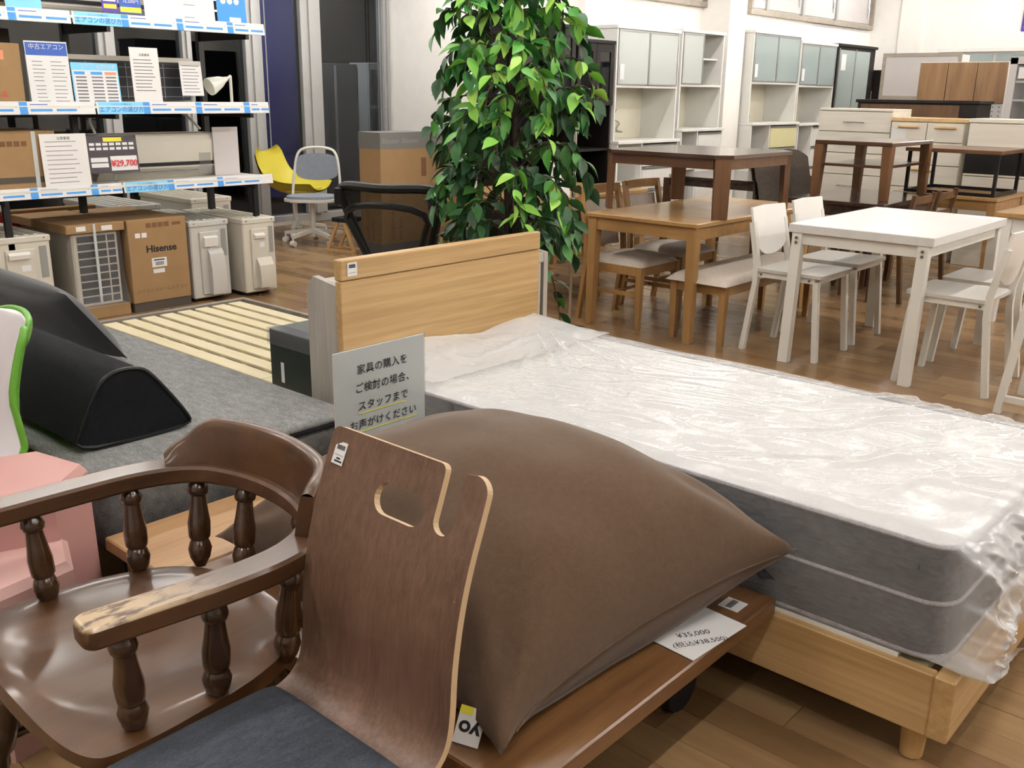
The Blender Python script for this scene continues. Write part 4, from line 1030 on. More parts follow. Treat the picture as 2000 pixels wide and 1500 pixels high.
lines(t, w, .355, 6, 'ink_grey', z0=.38, z1=.68, f0=-.75, f1=-.1); lines(t, w, .355, 6, 'ink_grey', z0=.38, z1=.68, f0=.12, f1=.85); lines(t, w, .355, 5, 'ink_grey', z0=.06, z1=.30, f0=-.7, f1=-.1); lines(t, w, .355, 5, 'ink_grey', z0=.06, z1=.30, f0=.15, f1=.85)
t, w, c = card('price_table', 'blue-framed installation price table on the middle shelf', 2.755, 3.045, Z1 + .002, .245, 'sky_print')
band(t, w, .245, .03, .82, 'paper', -.95, .95); text('エアコン設置料金表', .024, 'paper', t, (-.014, .02, .222), FACE_X, 'CENTER')
band(t, w, .245, .72, .79, 'blue_print', -.9, -.45, name='print_head', out=.003); band(t, w, .245, .72, .79, 'blue_print', -.2, .3, name='print_head', out=.003); band(t, w, .245, .72, .79, 'orange_print', .4, .9, name='print_head', out=.003)
for f0, f1 in ((-.85, -.4), (-.18, .3), (.42, .88)): lines(t, w, .245, 8, 'ink_grey', z0=.08, z1=.64, f0=f0, f1=f1, th=.009, ragged=False)
t, w, c = card('notice_card', 'tall white notice card in front of the open filters', 3.13, 3.32, Z1 + .002, .345, 'sign_paper')
lines(t, w, .345, 10, 'ink_grey', z0=.25, z1=.78, th=.005); text('注意事項', .018, 'ink', t, (-.014, 0, .30), FACE_X, 'CENTER')
t, w, c = card('notice_card', 'white notice card at the right end of the middle shelf', 3.53, 3.69, Z1 + .06, .22, 'sign_paper')
lines(t, w, .22, 9, 'ink_grey', th=.004); t.location.x -= .12
G().box(-.01, .0, -.01, .01, -.06, 0).build('stand', 'acrylic', t)
t, w, c = card('blue_card', 'light blue card on the top shelf', 2.42, 2.62, Z2 + .002, .3, 'sky_print'); band(t, w, .3, .3, .7, 'paper', .35, .75)
t, w, c = card('warranty_card', 'purple framed warranty card on the top shelf', 2.98, 3.08, Z2 + .03, .15, 'purple_print'); band(t, w, .15, .42, .85, 'paper', -.8, .8); lines(t, w, .15, 1, 'yellow_print', z0=.15, z1=.15, th=.025, ragged=False)
text('動作保証', .02, 'purple_print', t, (.004, 0, .092), FACE_X, 'CENTER'); G().box(-.01, 0, -.01, .01, -.03, 0).build('stand', 'acrylic', t)
t, w, c = card('fee_card', 'blue fee card with 16,500 yen on the top shelf', 3.09, 3.23, Z2 + .03, .15, 'navy_print'); band(t, w, .15, .05, .25, 'yellow_print'); text('16,500円', .028, 'paper', t, (.003, 0, .07), FACE_X, 'CENTER'); G().box(-.01, 0, -.01, .01, -.03, 0).build('stand', 'acrylic', t)
t, w, c = card('fee_card', 'blue fee card with yellow strip at the left carton', 2.06, 2.20, Z0 + .13, .14, 'navy_print'); band(t, w, .14, .05, .25, 'yellow_print'); text('16,500円', .028, 'paper', t, (.003, 0, .065), FACE_X, 'CENTER'); G().box(-.01, 0, -.01, .01, -.13, 0).build('stand', 'acrylic', t)
t, w, c = card('leaflet_sheet', 'white sheet stretched across the top shelf front', 3.25, 3.74, Z2 + .002, .3, 'paper'); lines(t, w, .3, 4, 'ink_grey', f0=.1, f1=.5)
t, w, c = card('leaflet', 'blue leaflet with white circles at the top shelf end', 3.76, 3.98, Z2 + .002, .32, 'blue_print'); band(t, w, .32, .02, .16, 'paper', -.2, .6)
for i in range(3): G().cyl((-.009, -.06 + i * .05, .15), (-.005, -.06 + i * .05, .15), .02, n=18).build('print_circle', 'paper', t)
band(t, w, .32, .52, .62, 'yellow_print', -.9, .5)
t = thing('booklet', 'thin colourful booklet lying at the middle shelf end', 'booklet', (0, 0, 0)); G().box(-6.18, -5.96, 3.62, 3.98, Z1, Z1 + .012).build('cover', 'green_board', t); G().box(-6.18, -5.959, 3.45, 3.70, Z1 + .012, Z1 + .02).build('inner_sheet', 'purple_print', t)

# ------------------------------------------------------------------ outdoor units and cartons on the floor under the shelf
def outdoor_unit(label, x1, y0, y1, h=.55, L=.78, mat='ac_beige', cover=(.25, .6), style=0):
    t = thing('outdoor_unit', label, 'air conditioner', (x1, y0, 0)); w = y1 - y0
    G().box(-L, 0, 0, w, .025, h, .008).build('body', mat, t)
    p = G().box(-L - .006, .006, -.006, w + .006, h - .035, h + .004, .006).build('top_panel', mat, t)
    g = G()
    for i in range(5): g.box(-L + .05, -.05, w * .12 + i * w * .17, w * .12 + i * w * .17 + w * .07, h + .004, h + .008)
    g.build('top_ribs', mat, p)
    c = G().box(0, .012, w * .22, w * .72, .05, h - .07, .004).build('service_panel', mat, t)
    if style == 0:
        G().prism([(.012, .06), (.055, .06), (.062, .10), (.050, .22), (.016, .27), (.012, .27)], 'y', w * .34, w * .80).build('valve_cover', mat, t, 20)
        G().prism([(.012, h - .14), (.030, h - .135), (.034, h - .115), (.012, h - .10)], 'y', w * .3, w * .62).build('handle', 'white_plastic', c)
    elif style == 1:
        G().prism([(.012, .05), (.050, .05), (.055, .22), (.034, .33), (.014, .36), (.012, .36)], 'y', w * .40, w * .78).build('valve_cover', mat, t, 20)
        G().prism([(.012, h - .17), (.030, h - .17), (.034, h - .11), (.012, h - .10)], 'y', w * .30, w * .66).build('handle', 'white_plastic', c)
    else:
        G().prism([(.012, h - .12), (.026, h - .125), (.030, h - .10), (.012, h - .085)], 'y', w * .26, w * .62).build('handle', 'white_plastic', c)
        G().prism([(.012, .05), (.05, .05), (.055, .12), (.014, .17), (.012, .17)], 'y', w * .5, w * .80).build('valve_cover', mat, t, 20)
    G().box(.0005, .002, w * .80, w * .93, h * .55, h - .06).build('rating_label', 'grey_plastic', t)
    G().box(.0125, .0135, w * .46, w * .62, h - .20, h - .165).build('price_sticker', 'paper', c)
    for x in (-L + .12, -.12): G().box(x - .03, x + .03, .01, w - .01, 0, .026).build('foot', 'black', t)
    for y in (w * .1, w * .9): G().cyl((0, y, h - .012), (.007, y, h - .012), .006, n=8).build('screw', 'screw', t)
    return t
outdoor_unit('beige outdoor unit cut by the left picture edge', -5.95, 2.16, 2.50, .56, style=2)
outdoor_unit('white outdoor unit right of the branded brown box', -5.955, 3.435, 3.725, .55, mat='ac_grey', style=1)
outdoor_unit('beige outdoor unit at the right end, near the yellow chair', -5.885, 3.80, 4.06, .545, style=0)
outdoor_unit('grey outdoor unit in the back row under the shelf end', -6.80, 3.95, 4.30, .60, mat='ac_beige', style=2)
outdoor_unit('ribbed outdoor unit in the back row behind the white one', -6.84, 3.35, 3.72, .58, mat='ac_grey', style=2)
t = thing('wrapped_unit', 'plastic-wrapped grille unit with cardboard lid and base', 'air conditioner', (-5.96, 2.62, 0))
G().box(-.80, 0, 0, .355, 0, .075, .003).build('carton_base', 'cardboard', t)
G().box(-.78, -.03, .03, .325, .075, .545, .01).build('body', 'ac_beige', t)
for r_ in range(9):
    for y0, y1 in ((.062, .168), (.184, .246), (.258, .304)):
        G().box(-.03, -.0265, y0, y1, .100 + r_ * .048, .138 + r_ * .048).build('louver', 'ac_dark', t)
G().box(-.80, .004, -.012, .362, .545, .60, .004).build('carton_lid', 'cardboard', t)
def wrap(u, v):
    P = rrect(-.79, -.012, .012, .343, .02, 3); n = len(P); f = u * n; i = int(f) % n; k = f - int(f); p, q = P[i], P[(i + 1) % n]
    x, y = p[0] * (1 - k) + q[0] * k, p[1] * (1 - k) + q[1] * k; z = .077 + .466 * v
    fl_ = .03 * (1 - v) ** 3; d = noise.noise(Vector((x * 20, y * 25, z * 8))) * .006
    return (x + (fl_ + d) * (1 if x > -.05 else 0), y + (fl_ + d) * (1 if y > .3 else (-1 if y < .05 else 0)) * .6, z)
G().grid(72, 24, wrap, True).build('plastic_wrap', 'clear_wrap', t, 70)
g = G().box(.0045, .006, .05, .11, .56, .59).box(.0045, .006, .21, .28, .555, .585); g.build('shipping_label', 'paper', t); G().box(.0052, .0065, .155, .172, .09, .60).build('strap', 'tape', t)
t = carton('branded_carton', 'brown Hisense room air conditioner carton'.replace('Hisense ', ''), -6.72, -5.945, 2.992, 3.405, .06, .60)
G().box(-6.715, -5.95, 2.995, 3.402, 0, .06).build('dark_base', 'cardboard_dark', t)
text('Hisense', .062, 'ink', t, (-5.9440, 3.215, .405), FACE_X, 'CENTER', bold=.0018, sx=1.1); text('ハイセンスルームエアコン', .030, 'cardboard_print', t, (-5.9440, 3.20, .135), FACE_X, 'CENTER')
g = G().box(-5.945, -5.9438, 3.14, 3.245, .285, .345).box(-5.945, -5.9438, 3.145, 3.225, .245, .272).box(-5.945, -5.9438, 3.04, 3.075, .485, .515).box(-5.945, -5.9438, 3.085, 3.12, .485, .515); g.build('shipping_label', 'paper', t)
g = G()
for i in range(10): g.box(-5.9437, -5.9432, 3.165 + i * .006, 3.168 + i * .006, .295, .32)
g.box(-5.9437, -5.9432, 3.155, 3.23, .328, .336).build('barcode', 'ink', t)
g = G()
for i in range(4): g.box(-5.945, -5.9438, 3.12 + i * .042, 3.155 + i * .042, .545, .575)
g.box(-5.945, -5.9438, 3.305, 3.365, .55, .57).build('handling_marks', 'cardboard_print', t)
t = carton('low_carton', 'flat brown carton with red print behind the wrapped unit', -6.85, -6.78, 2.3, 3.2, 0, .62)
g = G().box(-6.779, -6.778, 2.5, 2.9, .5, .6); g.build('red_print', 'red_ink', t)

# ------------------------------------------------------------------ office chairs by the glass, tall mattress cartons, mesh chair
def swivel_base(t, r, z, mat, n=5, a0=0.0, wheels=True, hub=.03):
    G().cyl((0, 0, .075), (0, 0, z), .024, n=14).build('column', mat, t)
    G().cyl((0, 0, .07), (0, 0, .14), .045, .035, 16).build('hub', mat, t)
    for i in range(n):
        a = a0 + 2 * PI * i / n; c, s_ = math.cos(a), math.sin(a)
        f = G().beam((c * .03, s_ * .03, .125), (c * r, s_ * r, .09), .045, .035, .035, .03, side=(-s_, c, 0)).build('base_arm', mat, t)
        if wheels:
            G().cyl((c * r - s_ * .022, s_ * r + c * .022, .027), (c * r + s_ * .022, s_ * r - c * .022, .027), .027, n=16).cyl((c * r, s_ * r, .03), (c * r, s_ * r, .08), .009, n=8).build('castor', 'white_plastic' if mat.startswith('white') else 'rubber', f)
t = thing('swivel_chair', 'white swivel chair with grey round seat and oval back', 'chair', (-7.62, 5.70, 0), R(38))
swivel_base(t, .29, .40, 'white_metal', 5, R(100))
se = smooth_closed([(-.21, -.20), (.21, -.20), (.24, .02), (.16, .20), (-.16, .20), (-.24, .02)], 3)
G().prism([(x * 1.07, y * 1.07) for x, y in se], 'z', .405, .430).build('seat_shell', 'white_plastic', t); G().prism([(x * .98, y * .98) for x, y in se], 'z', .430, .455).build('seat_pad', 'grey_pad', t)
fr = smooth_open([(-.235, .17, .43), (-.225, .21, .62), (-.195, .245, .84), (-.10, .262, .885), (.10, .262, .885), (.195, .245, .84), (.225, .21, .62), (.235, .17, .43)], 3)
G().tube(fr, .013, 8).build('back_frame', 'white_metal', t)
bk = smooth_closed([(-.19, .58), (.19, .58), (.215, .70), (.185, .83), (-.185, .83), (-.215, .70)], 3)
G().add([(x, .205 + (z - .55) * .13 - .02 * (1 - (x / .22) ** 2) + o_, z) for o_ in (0, .03) for x, z in bk], [tuple(range(len(bk))), tuple(range(len(bk), 2 * len(bk)))[::-1]] + [(i, (i + 1) % len(bk), len(bk) + (i + 1) % len(bk), len(bk) + i) for i in range(len(bk))]).build('back_pad', 'grey_pad', t)
G().cyl((.0, .0, .385), (-.2, -.05, .385), .006, n=6).build('lever', 'white_metal', t)
t = thing('yellow_chair', 'yellow shell swivel chair facing the glass wall', 'chair', (-8.20, 5.92, 0), R(118))
swivel_base(t, .30, .42, 'white_metal', 4, R(20))
def ysh(u, v, o_):
    a = u * 2 - 1
    pr = smooth_open([(-.30, .46), (-.1, .43), (.10, .44), (.22, .52), (.30, .70), (.33, .82)], 2)
    f = v * (len(pr) - 1); i = min(int(f), len(pr) - 2); k = f - i
    y, z = pr[i][0] * (1 - k) + pr[i + 1][0] * k, pr[i][1] * (1 - k) + pr[i + 1][1] * k
    w = .25 + .06 * math.sin(v * PI) - .08 * max(0, v - .8) / .2; c = abs(a) ** 2.5
    return (w * a, y - .10 * c * max(0, v - .3) + o_ * .5, z + .13 * c * (1 - abs(v - .45)) - o_)
G().grid(22, 26, lambda u, v: ysh(u, v, 0)).grid(22, 26, lambda u, v: ysh(u, v, .02)).build('shell', 'yellow_shell', t, 60)
G().prism(smooth_closed([(-.2, -.26), (.2, -.26), (.21, .08), (-.21, .08)], 2), 'z', .445, .475).build('seat_pad', 'yellow_pad', t)
G().cyl((0, 0, .41), (0, 0, .445), .07, .13, 16).build('seat_mount', 'white_plastic', t)
t = thing('folding_stool', 'small wooden stool with dark seat behind the mesh chair', 'stool', (-7.08, 5.62, 0), R(10))
G().box(-.04, .16, -.10, .10, .27, .31, .006).build('seat', 'pad_black', t)
for y in (-.08, .08):
    G().beam((-.10, y, .02), (.02, y, .27), .028, .022).build('leg', 'legs_pale', t); G().beam((.20, y, .02), (.10, y, .27), .028, .022).build('leg', 'legs_pale', t)
    G().box(-.13, .22, y - .014, y + .014, 0, .02).build('runner', 'legs_pale', t)
def mattress_box(label, x0, x1, y0, y1, h):
    t = thing('mattress_carton', label, 'box', (0, 0, 0))
    G().box(x0, x1, y0, y1, 0, h, .004).build('body', 'cardboard', t)
    for z0, z1 in ((0, .13), (h - .135, h)):
        G().box(x0 - .002, x1 + .002, y0 - .002, y1 + .002, z0 + (.001 if z0 == 0 else 0), z1 + .002).build('wrap_band', 'cardboard_band', t)
    text('Bibosen  Bibosen', .06, 'grey_plastic', t, (x1 + .0025, y0 + .02, h - .07), FACE_X)
    for i, y in enumerate((y0 + .13, y0 + .22)): text('BONN POCKET COIL' if i == 0 else 'MATTRESS', .05 if i == 0 else .04, 'cardboard_print', t, (x1 + .0012, y, .16), (R(90), R(-90), R(90)))
    for i, x in enumerate((x0 + .10, x0 + .17)): text('BONN POCKET COIL' if i == 0 else 'MATTRESS', .05 if i == 0 else .04, 'cardboard_print', t, (x, y0 - .0012, .16), (R(90), R(-90), 0))
    g = G().box(x1, x1 + .0012, y1 - .10, y1 - .04, h - .38, h - .22); g.build('handling_marks', 'cardboard_print', t)
    return t
mattress_box('tall brown mattress carton with grey bands, left of the pair', -6.70, -6.42, 5.53, 6.10, 1.075)
mattress_box('tall brown mattress carton partly behind the potted plant', -6.75, -6.46, 6.13, 6.6, 1.06)
t = thing('mesh_chair', 'black mesh-back office chair behind the oak headboard', 'chair', (-3.68, 3.42, 0), R(203))
swivel_base(t, .30, .40, 'black', 5)
G().box(-.25, .25, -.25, .22, .42, .49, .03).build('seat_pad', 'pad_black', t)
G().box(-.10, .10, -.1, .1, .38, .43, .01).build('mechanism', 'black', t)
BK = lambda x, z: (x, .17 + .38 * (z - .5) + .06 * (1 - (x / .27) ** 2), z)
fo = smooth_open([(-.15, .56), (-.19, .70), (-.255, .90), (-.255, .965), (-.20, .985), (.0, .975), (.20, .985), (.255, .965), (.255, .90), (.19, .70), (.15, .56)], 3)
G().tube([BK(x, z) for x, z in fo], .022, 8).build('back_frame', 'black', t)
G().tube([(BK(x, .56)[0], BK(x, .56)[1], .56) for x in [-.15 + .03 * i for i in range(11)]], .02, 8).build('lower_bar', 'black', t)
G().grid(16, 16, lambda u, v: BK((u * 2 - 1) * (.155 + .10 * v), .56 + .41 * v)).build('mesh', 'mesh_fabric', t, 60)
fi = smooth_open([(-.10, .52), (-.16, .70), (-.245, .90), (.245, .90), (.16, .70), (.10, .52)], 2)
G().tube([(x, BK(x, z)[1] + .055, z) for x, z in fi], .017, 8).build('support_frame', 'black', t)
for x in (-.245, .245): G().box(x - .02, x + .02, BK(x, .93)[1] + .0, BK(x, .93)[1] + .06, .89, .97, .004).build('bracket', 'black', t)
G().beam((0, .05, .40), (0, .30, .57), .06, .03).build('back_arm', 'black', t)

# ------------------------------------------------------------------ artificial ficus in a pot
PX, PY = -2.86, 3.20
t = thing('potted_ficus', 'tall artificial ficus tree with drooping green leaves behind the headboard', 'plant', (PX, PY, 0))
G().lathe((0, 0, 0), (0, 0, .26), [(0, .10), (.05, .11), (.9, .14), (1, .145)], 22).build('pot', 'pot_dark', t); G().cyl((0, 0, .262), (0, 0, .268), .125, n=20).build('soil', 'soil', t)
random.seed(21)
for k in range(3):
    a = k * 2.1; pth = [(.02 * math.cos(a + z * 3.2) , .02 * math.sin(a + z * 3.2), z) for z in [.25 + i * .09 for i in range(16)]]
    G().tube(pth, .011, 8).build('trunk', 'trunk', t)
def leaf_mesh(L, W, cup):
    g = G(); n = 7; vs = []; prof = [.04, .62, .95, 1.0, .80, .40, 0]
    for i in range(n):
        u = i / (n - 1); w = W / 2 * prof[i]; z = -.25 * L * u * u
        vs += [(-w, u * L, z + cup * w), (0, u * L, z), (w, u * L, z + cup * w)]
    fs = []
    for i in range(n - 1):
        for j in (0, 1): fs.append((i * 3 + j, i * 3 + j + 1, i * 3 + j + 4, i * 3 + j + 3))
    return g.add(vs, fs)
LM = [leaf_mesh(.092, .046, .35).mesh('leaf', 60), leaf_mesh(.100, .047, .2).mesh('leaf', 60), leaf_mesh(.080, .042, .5).mesh('leaf', 60)]
for m in LM: m.materials.append(MATS['leaf'])
leaves = []
def branch(zb, ang, reach, rise, drop, nl):
    """a twig from the trunk that arches out and hangs down, leaves alternating along it"""
    c, s_ = math.cos(ang), math.sin(ang); pts = []
    for i in range(9):
        u = i / 8; r = .02 + reach * (1 - (1 - u) ** 1.7); z = zb + rise * math.sin(u * PI * .62) - drop * u * u
        pts.append(Vector((c * r + random.uniform(-.012, .012), s_ * r + random.uniform(-.012, .012), z)))
    G().tube(pts, .0030, 5).build('twig', 'leaf_stem', t)
    for i in range(nl):
        u = .25 + .75 * (i + random.random() * .6) / nl; f = min(.999, u) * 8; k = int(f); p = pts[k].lerp(pts[min(8, k + 1)], f - k)
        a2 = ang + random.choice((-1, 1)) * random.uniform(.3, 1.5)
        pitch = random.uniform(-1.45, .1)
        leaves.append((p, a2, pitch, random.uniform(-.7, .7), random.uniform(.8, 1.22)))
nb = 0
for zb in [.72 + .052 * i for i in range(24)]:
    for j in range(5):
        ang = nb * 2.399 + random.uniform(-.3, .3); nb += 1
        top = (zb - .7) / 1.25
        reach = (.165 + .175 * math.sin(min(1, max(0, top + .12)) * PI * .9)) * (random.uniform(.8, 1.12) if j < 4 else .5)
        branch(zb + random.uniform(-.03, .03), ang, reach, random.uniform(.12, .26), random.uniform(.14, .32), 12)
for ang, zb, dr in ((R(40), .74, .62), (R(150), .80, .50), (R(-60), .80, .42)): branch(zb, ang, .24, .05, dr, 12)
def leaf_mat4(l):
    p, a, pitch, roll, s_ = l
    return Matrix.Translation(p) @ Matrix.Rotation(a - PI / 2, 4, 'Z') @ Matrix.Rotation(pitch, 4, 'X') @ Matrix.Rotation(roll, 4, 'Y') @ Matrix.Scale(s_, 4)
def vis_key(l):
    w = Vector((PX, PY, 0)) + l[0]; x, y, d = camproj(w); out = (w - Vector((0, 0, 1.42))).dot(CAM_W)
    return out + (50 if y < -60 else 0)
leaves.sort(key=vis_key)
for i, l in enumerate(leaves[:300]):
    o = ob('leaf', LM[i % 3], None, t); o.matrix_local = leaf_mat4(l)
g = G(); rnd = []
base = leaf_mesh(.090, .046, .35)
for l in leaves[300:]:
    M = leaf_mat4(l); g.add([tuple(M @ Vector(v)) for v in base.v], base.f); rnd += [random.random()] * len(base.v)
me = bpy.data.meshes.new('inner_leaves'); me.from_pydata(g.v, [], g.f); me.shade_smooth()
at = me.attributes.new('leafrand', 'FLOAT', 'POINT')
for i, r_ in enumerate(rnd): at.data[i].value = r_
o = ob('inner_leaves', me, 'leaf_mass', t); o['kind'] = 'stuff'
t = thing('pole_notice', 'small white notice card hanging beside the ficus', 'sign', (-3.62, 4.62, 0))
G().cyl((0, 0, 0), (0, 0, 1.32), .011, n=10).build('pole', 'chrome', t); G().cyl((0, 0, 0), (0, 0, .015), .12, n=20).build('foot', 'black_metal', t)
G().box(.012, .014, -.235, -.05, .83, 1.06).build('sheet', 'sign_paper', t); G().box(.0, .012, -.235, -.0, 1.055, 1.065).build('clip_bar', 'chrome', t)
text('軽トラ貸出', .04, 'ink', t, (.0146, -.142, .99), FACE_X, 'CENTER'); text('サービス', .036, 'ink', t, (.0146, -.142, .94), FACE_X, 'CENTER')

# ------------------------------------------------------------------ dining furniture
def table(name, label, x0, x1, y0, y1, h, th, leg, mt, ml, mr, inset=.012, apron=.075, taper=.75, cham=0.0, group=None, z0=0.0, legtop=None):
    t = thing(name, label, 'table', ((x0 + x1) / 2, (y0 + y1) / 2, z0), 0, group); a, b = (x1 - x0) / 2, (y1 - y0) / 2
    if cham: G().prism([(a - cham, -b), (a, -b + cham), (a, b - cham), (a - cham, b), (-a + cham, b), (-a, b - cham), (-a, -b + cham), (-a + cham, -b)], 'z', h - th, h).build('tabletop', mt, t)
    else: G().box(-a, a, -b, b, h - th, h, .004).build('tabletop', mt, t)
    for sx in (-1, 1):
        for sy in (-1, 1):
            cx, cy = sx * (a - inset - leg / 2), sy * (b - inset - leg / 2); k = leg * (1 - taper) / 2
            G().beam((cx + sx * k, cy + sy * k, 0), (cx, cy, h - th), leg * taper, leg * taper, leg, leg).build('leg', ml, t)
    if apron:
        for s_ in (-1, 1):
            G().box(-a + inset + leg, a - inset - leg, s_ * (b - inset - .018) - .01, s_ * (b - inset - .018) + .01, h - th - apron, h - th).build('apron', mr, t)
            G().box(s_ * (a - inset - .018) - .01, s_ * (a - inset - .018) + .01, -b + inset + leg, b - inset - leg, h - th - apron, h - th).build('apron', mr, t)
    return t
table('dining_table', 'light oak dining table carrying the stacked dark low table', -3.70, -2.90, 4.855, 6.37, .71, .026, .062, 'oak_table', 'oak_leg', 'oak_rail_x')
t = table('low_square_table', 'dark square low table stacked on the oak dining table', -3.785, -2.875, 5.09, 6.00, .372, .022, .085, 'dark_table', 'mid_leg', 'mid_brown', inset=.012, apron=.062, cham=.085, z0=.7115, taper=.95)
for c_ in [c_ for c_ in t.children if c_.name.startswith('leg')]: bpy.data.objects.remove(c_)
for sx in (-1, 1):        # board legs set diagonally across the cut corners
    for sy in (-1, 1): G().beam((sx * .405, sy * .405, 0), (sx * .398, sy * .398, .350), .088, .034, .100, .034, side=(-sy, sx, 0)).build('leg', 'mid_leg', t)
def upholstered(label, loc, rz, group='oak dining chairs with beige seats'):
    t = thing('dining_chair', label, 'chair', loc, rz, group)
    # faces local -y; back at +y
    for sx in (-1, 1):
        G().beam((sx * .20, -.20, 0), (sx * .20, -.20, .39), .028, .028, .042, .042).build('leg', 'oak_leg', t)
        g = G().tube([(sx * .205, .27, 0), (sx * .20, .215, .39), (sx * .20, .225, .55), (sx * .195, .29, .85)], 0, sec=[(-.017, -.014), (.017, -.014), (.017, .014), (-.017, .014)], up=(0, 1, 0)); g.build('back_post', 'oak_leg', t)
        G().box(sx * .20 - .01, sx * .20 + .01, -.18, .20, .20, .225).build('stretcher', 'oak_rail_x', t)
        G().box(sx * .205 - .012, sx * .205 + .012, -.18, .20, .335, .39).build('seat_rail', 'oak_rail_x', t)
    G().box(-.19, .19, -.215, -.19, .335, .39).build('seat_rail', 'oak_rail_x', t); G().box(-.19, .19, .195, .22, .335, .39).build('seat_rail', 'oak_rail_x', t)
    G().box(-.185, .185, -.01, .01, .205, .22).build('stretcher', 'oak_rail_x', t)
    def sf(u, v):
        a, b = u * 2 - 1, v * 2 - 1; e = (max(0, 1 - abs(a) ** 4) * max(0, 1 - abs(b) ** 4)) ** .5; return (.218 * a, .002 + .225 * b, .391 + .055 * e)
    G().grid(18, 18, sf).build('seat_pad', 'leather_beige', t, 60)
    G().tube([(x, .280 + .03 * (1 - (x / .2) ** 2), .825) for x in [-.2 + .05 * i for i in range(9)]], 0, sec=[(-.012, -.028), (.012, -.028), (.012, .028), (-.012, .028)], up=(0, 0, 1)).build('top_rail', 'oak_rail_x', t)
    G().grid(10, 4, lambda u, v: (-.175 + .35 * u, .235 + .055 * v + .025 * (1 - (u * 2 - 1) ** 2), .46 + .29 * v)).grid(10, 4, lambda u, v: (-.175 + .35 * u, .255 + .055 * v + .025 * (1 - (u * 2 - 1) ** 2), .46 + .29 * v)).build('back_pad', 'leather_beige', t, 60)
    return t
c0 = upholstered('oak dining chair with beige seat nearest the ficus', (-3.55, 5.17, 0), R(90))
dup(c0, (-3.60, 5.72, 0), R(90), 'oak dining chair with beige seat, second along the dining table')
t = thing('dining_bench', 'oak bench with long beige seat beside the dining table', 'bench', (-2.92, 5.52, 0))
for sx in (-1, 1):
    for sy in (-1, 1): G().beam((sx * .165, sy * .56, 0), (sx * .165, sy * .56, .36), .032, .032, .046, .046).build('leg', 'oak_leg', t)
    G().box(sx * .17 - .012, sx * .17 + .012, -.55, .55, .30, .36).build('rail', 'oak_table', t)
    G().box(-.15, .15, sx * .565 - .012, sx * .565 + .012, .30, .36).build('rail', 'oak_rail_x', t)
def bf(u, v):
    a, b = u * 2 - 1, v * 2 - 1; e = (max(0, 1 - abs(a) ** 4) * max(0, 1 - abs(b) ** 10)) ** .5; return (.205 * a, .615 * b, .361 + .062 * e)
G().grid(16, 40, bf).build('seat_pad', 'leather_beige', t, 60)
# white table and four white chairs
t = thing('white_table', 'white rectangular table with thick top and steel legs', 'table', (-1.99, 5.52, 0))
G().box(-.385, .385, -.595, .595, .715, .762, .003).build('tabletop', 'white_wood', t)
for y in (-.2, .2): pass
for sx in (-1, 1):
    for sy in (-1, 1):
        l = G().beam((sx * .335, sy * .605, 0), (sx * .335, sy * .565, .714), .055, .05, side=(1, 0, 0)).build('leg', 'white_metal', t)
        if sy < 0:
            for z in (.665, .69): G().cyl((sx * .335, sy * .569 - .026, z), (sx * .335, sy * .569 - .030, z), .008, n=10).build('screw', 'screw', l)
    G().box(-.31, .31, sx * .565 - .012, sx * .565 + .012, .655, .714).build('apron', 'white_metal', t)
    G().box(sx * .335 - .012, sx * .335 + .012, -.54, .54, .655, .714).build('apron', 'white_metal', t)
G().box(.20, .36, .45, .545, .7622, .763).build('price_card', 'purple_print', t).data.materials.clear()
t.children[-1].data.materials.append(MATS['frosted_grey'])
def white_chair(label, loc, rz):
    t = thing('white_chair', label, 'chair', loc, rz, 'white chairs at the white table')   # faces local -y
    for sx in (-1, 1):
        G().beam((sx * .195, -.215, 0), (sx * .185, -.175, .445), .032, .03).build('leg', 'white_metal', t)
        G().tube([(sx * .195, .235, 0), (sx * .19, .185, .40), (sx * .19, .185, .50), (sx * .185, .235, .735)], 0, sec=[(-.016, -.015), (.016, -.015), (.016, .015), (-.016, .015)], up=(0, 1, 0)).build('back_leg', 'white_metal', t)
        o = G().box(sx * .188 - .012, sx * .188 + .012, -.17, .17, .435, .465).build('seat_rail', 'white_metal', t)
        for y in (-.14, .15): G().cyl((sx * .200, y, .45), (sx * .204, y, .45), .007, n=10).build('screw', 'screw', o)
    G().box(-.17, .17, -.185, -.16, .435, .465).build('seat_rail', 'white_metal', t)
    P = rrect(-.21, .21, -.215, .185, .03, 4); G().prism(P, 'z', .466, .484).build('seat', 'white_wood_x', t)
    n = 20; out = []
    for i in range(n + 1): a = PI + PI * i / n; out.append((.198 * math.cos(a), .665 + .125 * math.sin(a)))
    out += [(.198, .815), (.0, .818), (-.198, .815)]
    def yb(x, z): return .198 + (z - .54) * .22 + .022 * (1 - (x / .2) ** 2) - .02
    bmk = [(x, yb(x, z), z) for x, z in out]; bkk = [(x, yb(x, z) + .014, z) for x, z in out]; m = len(out)
    cy0 = sum(p[1] for p in bmk) / m; ctr = (0, yb(0, .68), .68); ctr2 = (0, yb(0, .68) + .014, .68)
    G().add(bmk + bkk + [ctr, ctr2], [(i, (i + 1) % m, m + (i + 1) % m, m + i) for i in range(m)] + [(i, (i + 1) % m, 2 * m) for i in range(m)] + [(m + i, m + (i + 1) % m, 2 * m + 1) for i in range(m)]).build('backrest', 'white_paint', t, 40)
    return t
w0 = white_chair('white chair left of the white table, nearest the camera', (-2.40, 5.20, 0), R(90))
dup(w0, (-2.42, 5.745, 0), R(90), 'white chair left of the white table, farther from the camera')
dup(w0, (-1.515, 5.175, 0), R(-90), 'white chair right of the white table, nearest the camera')
dup(w0, (-1.515, 5.70, 0), R(-90), 'white chair right of the white table, farther from the camera')
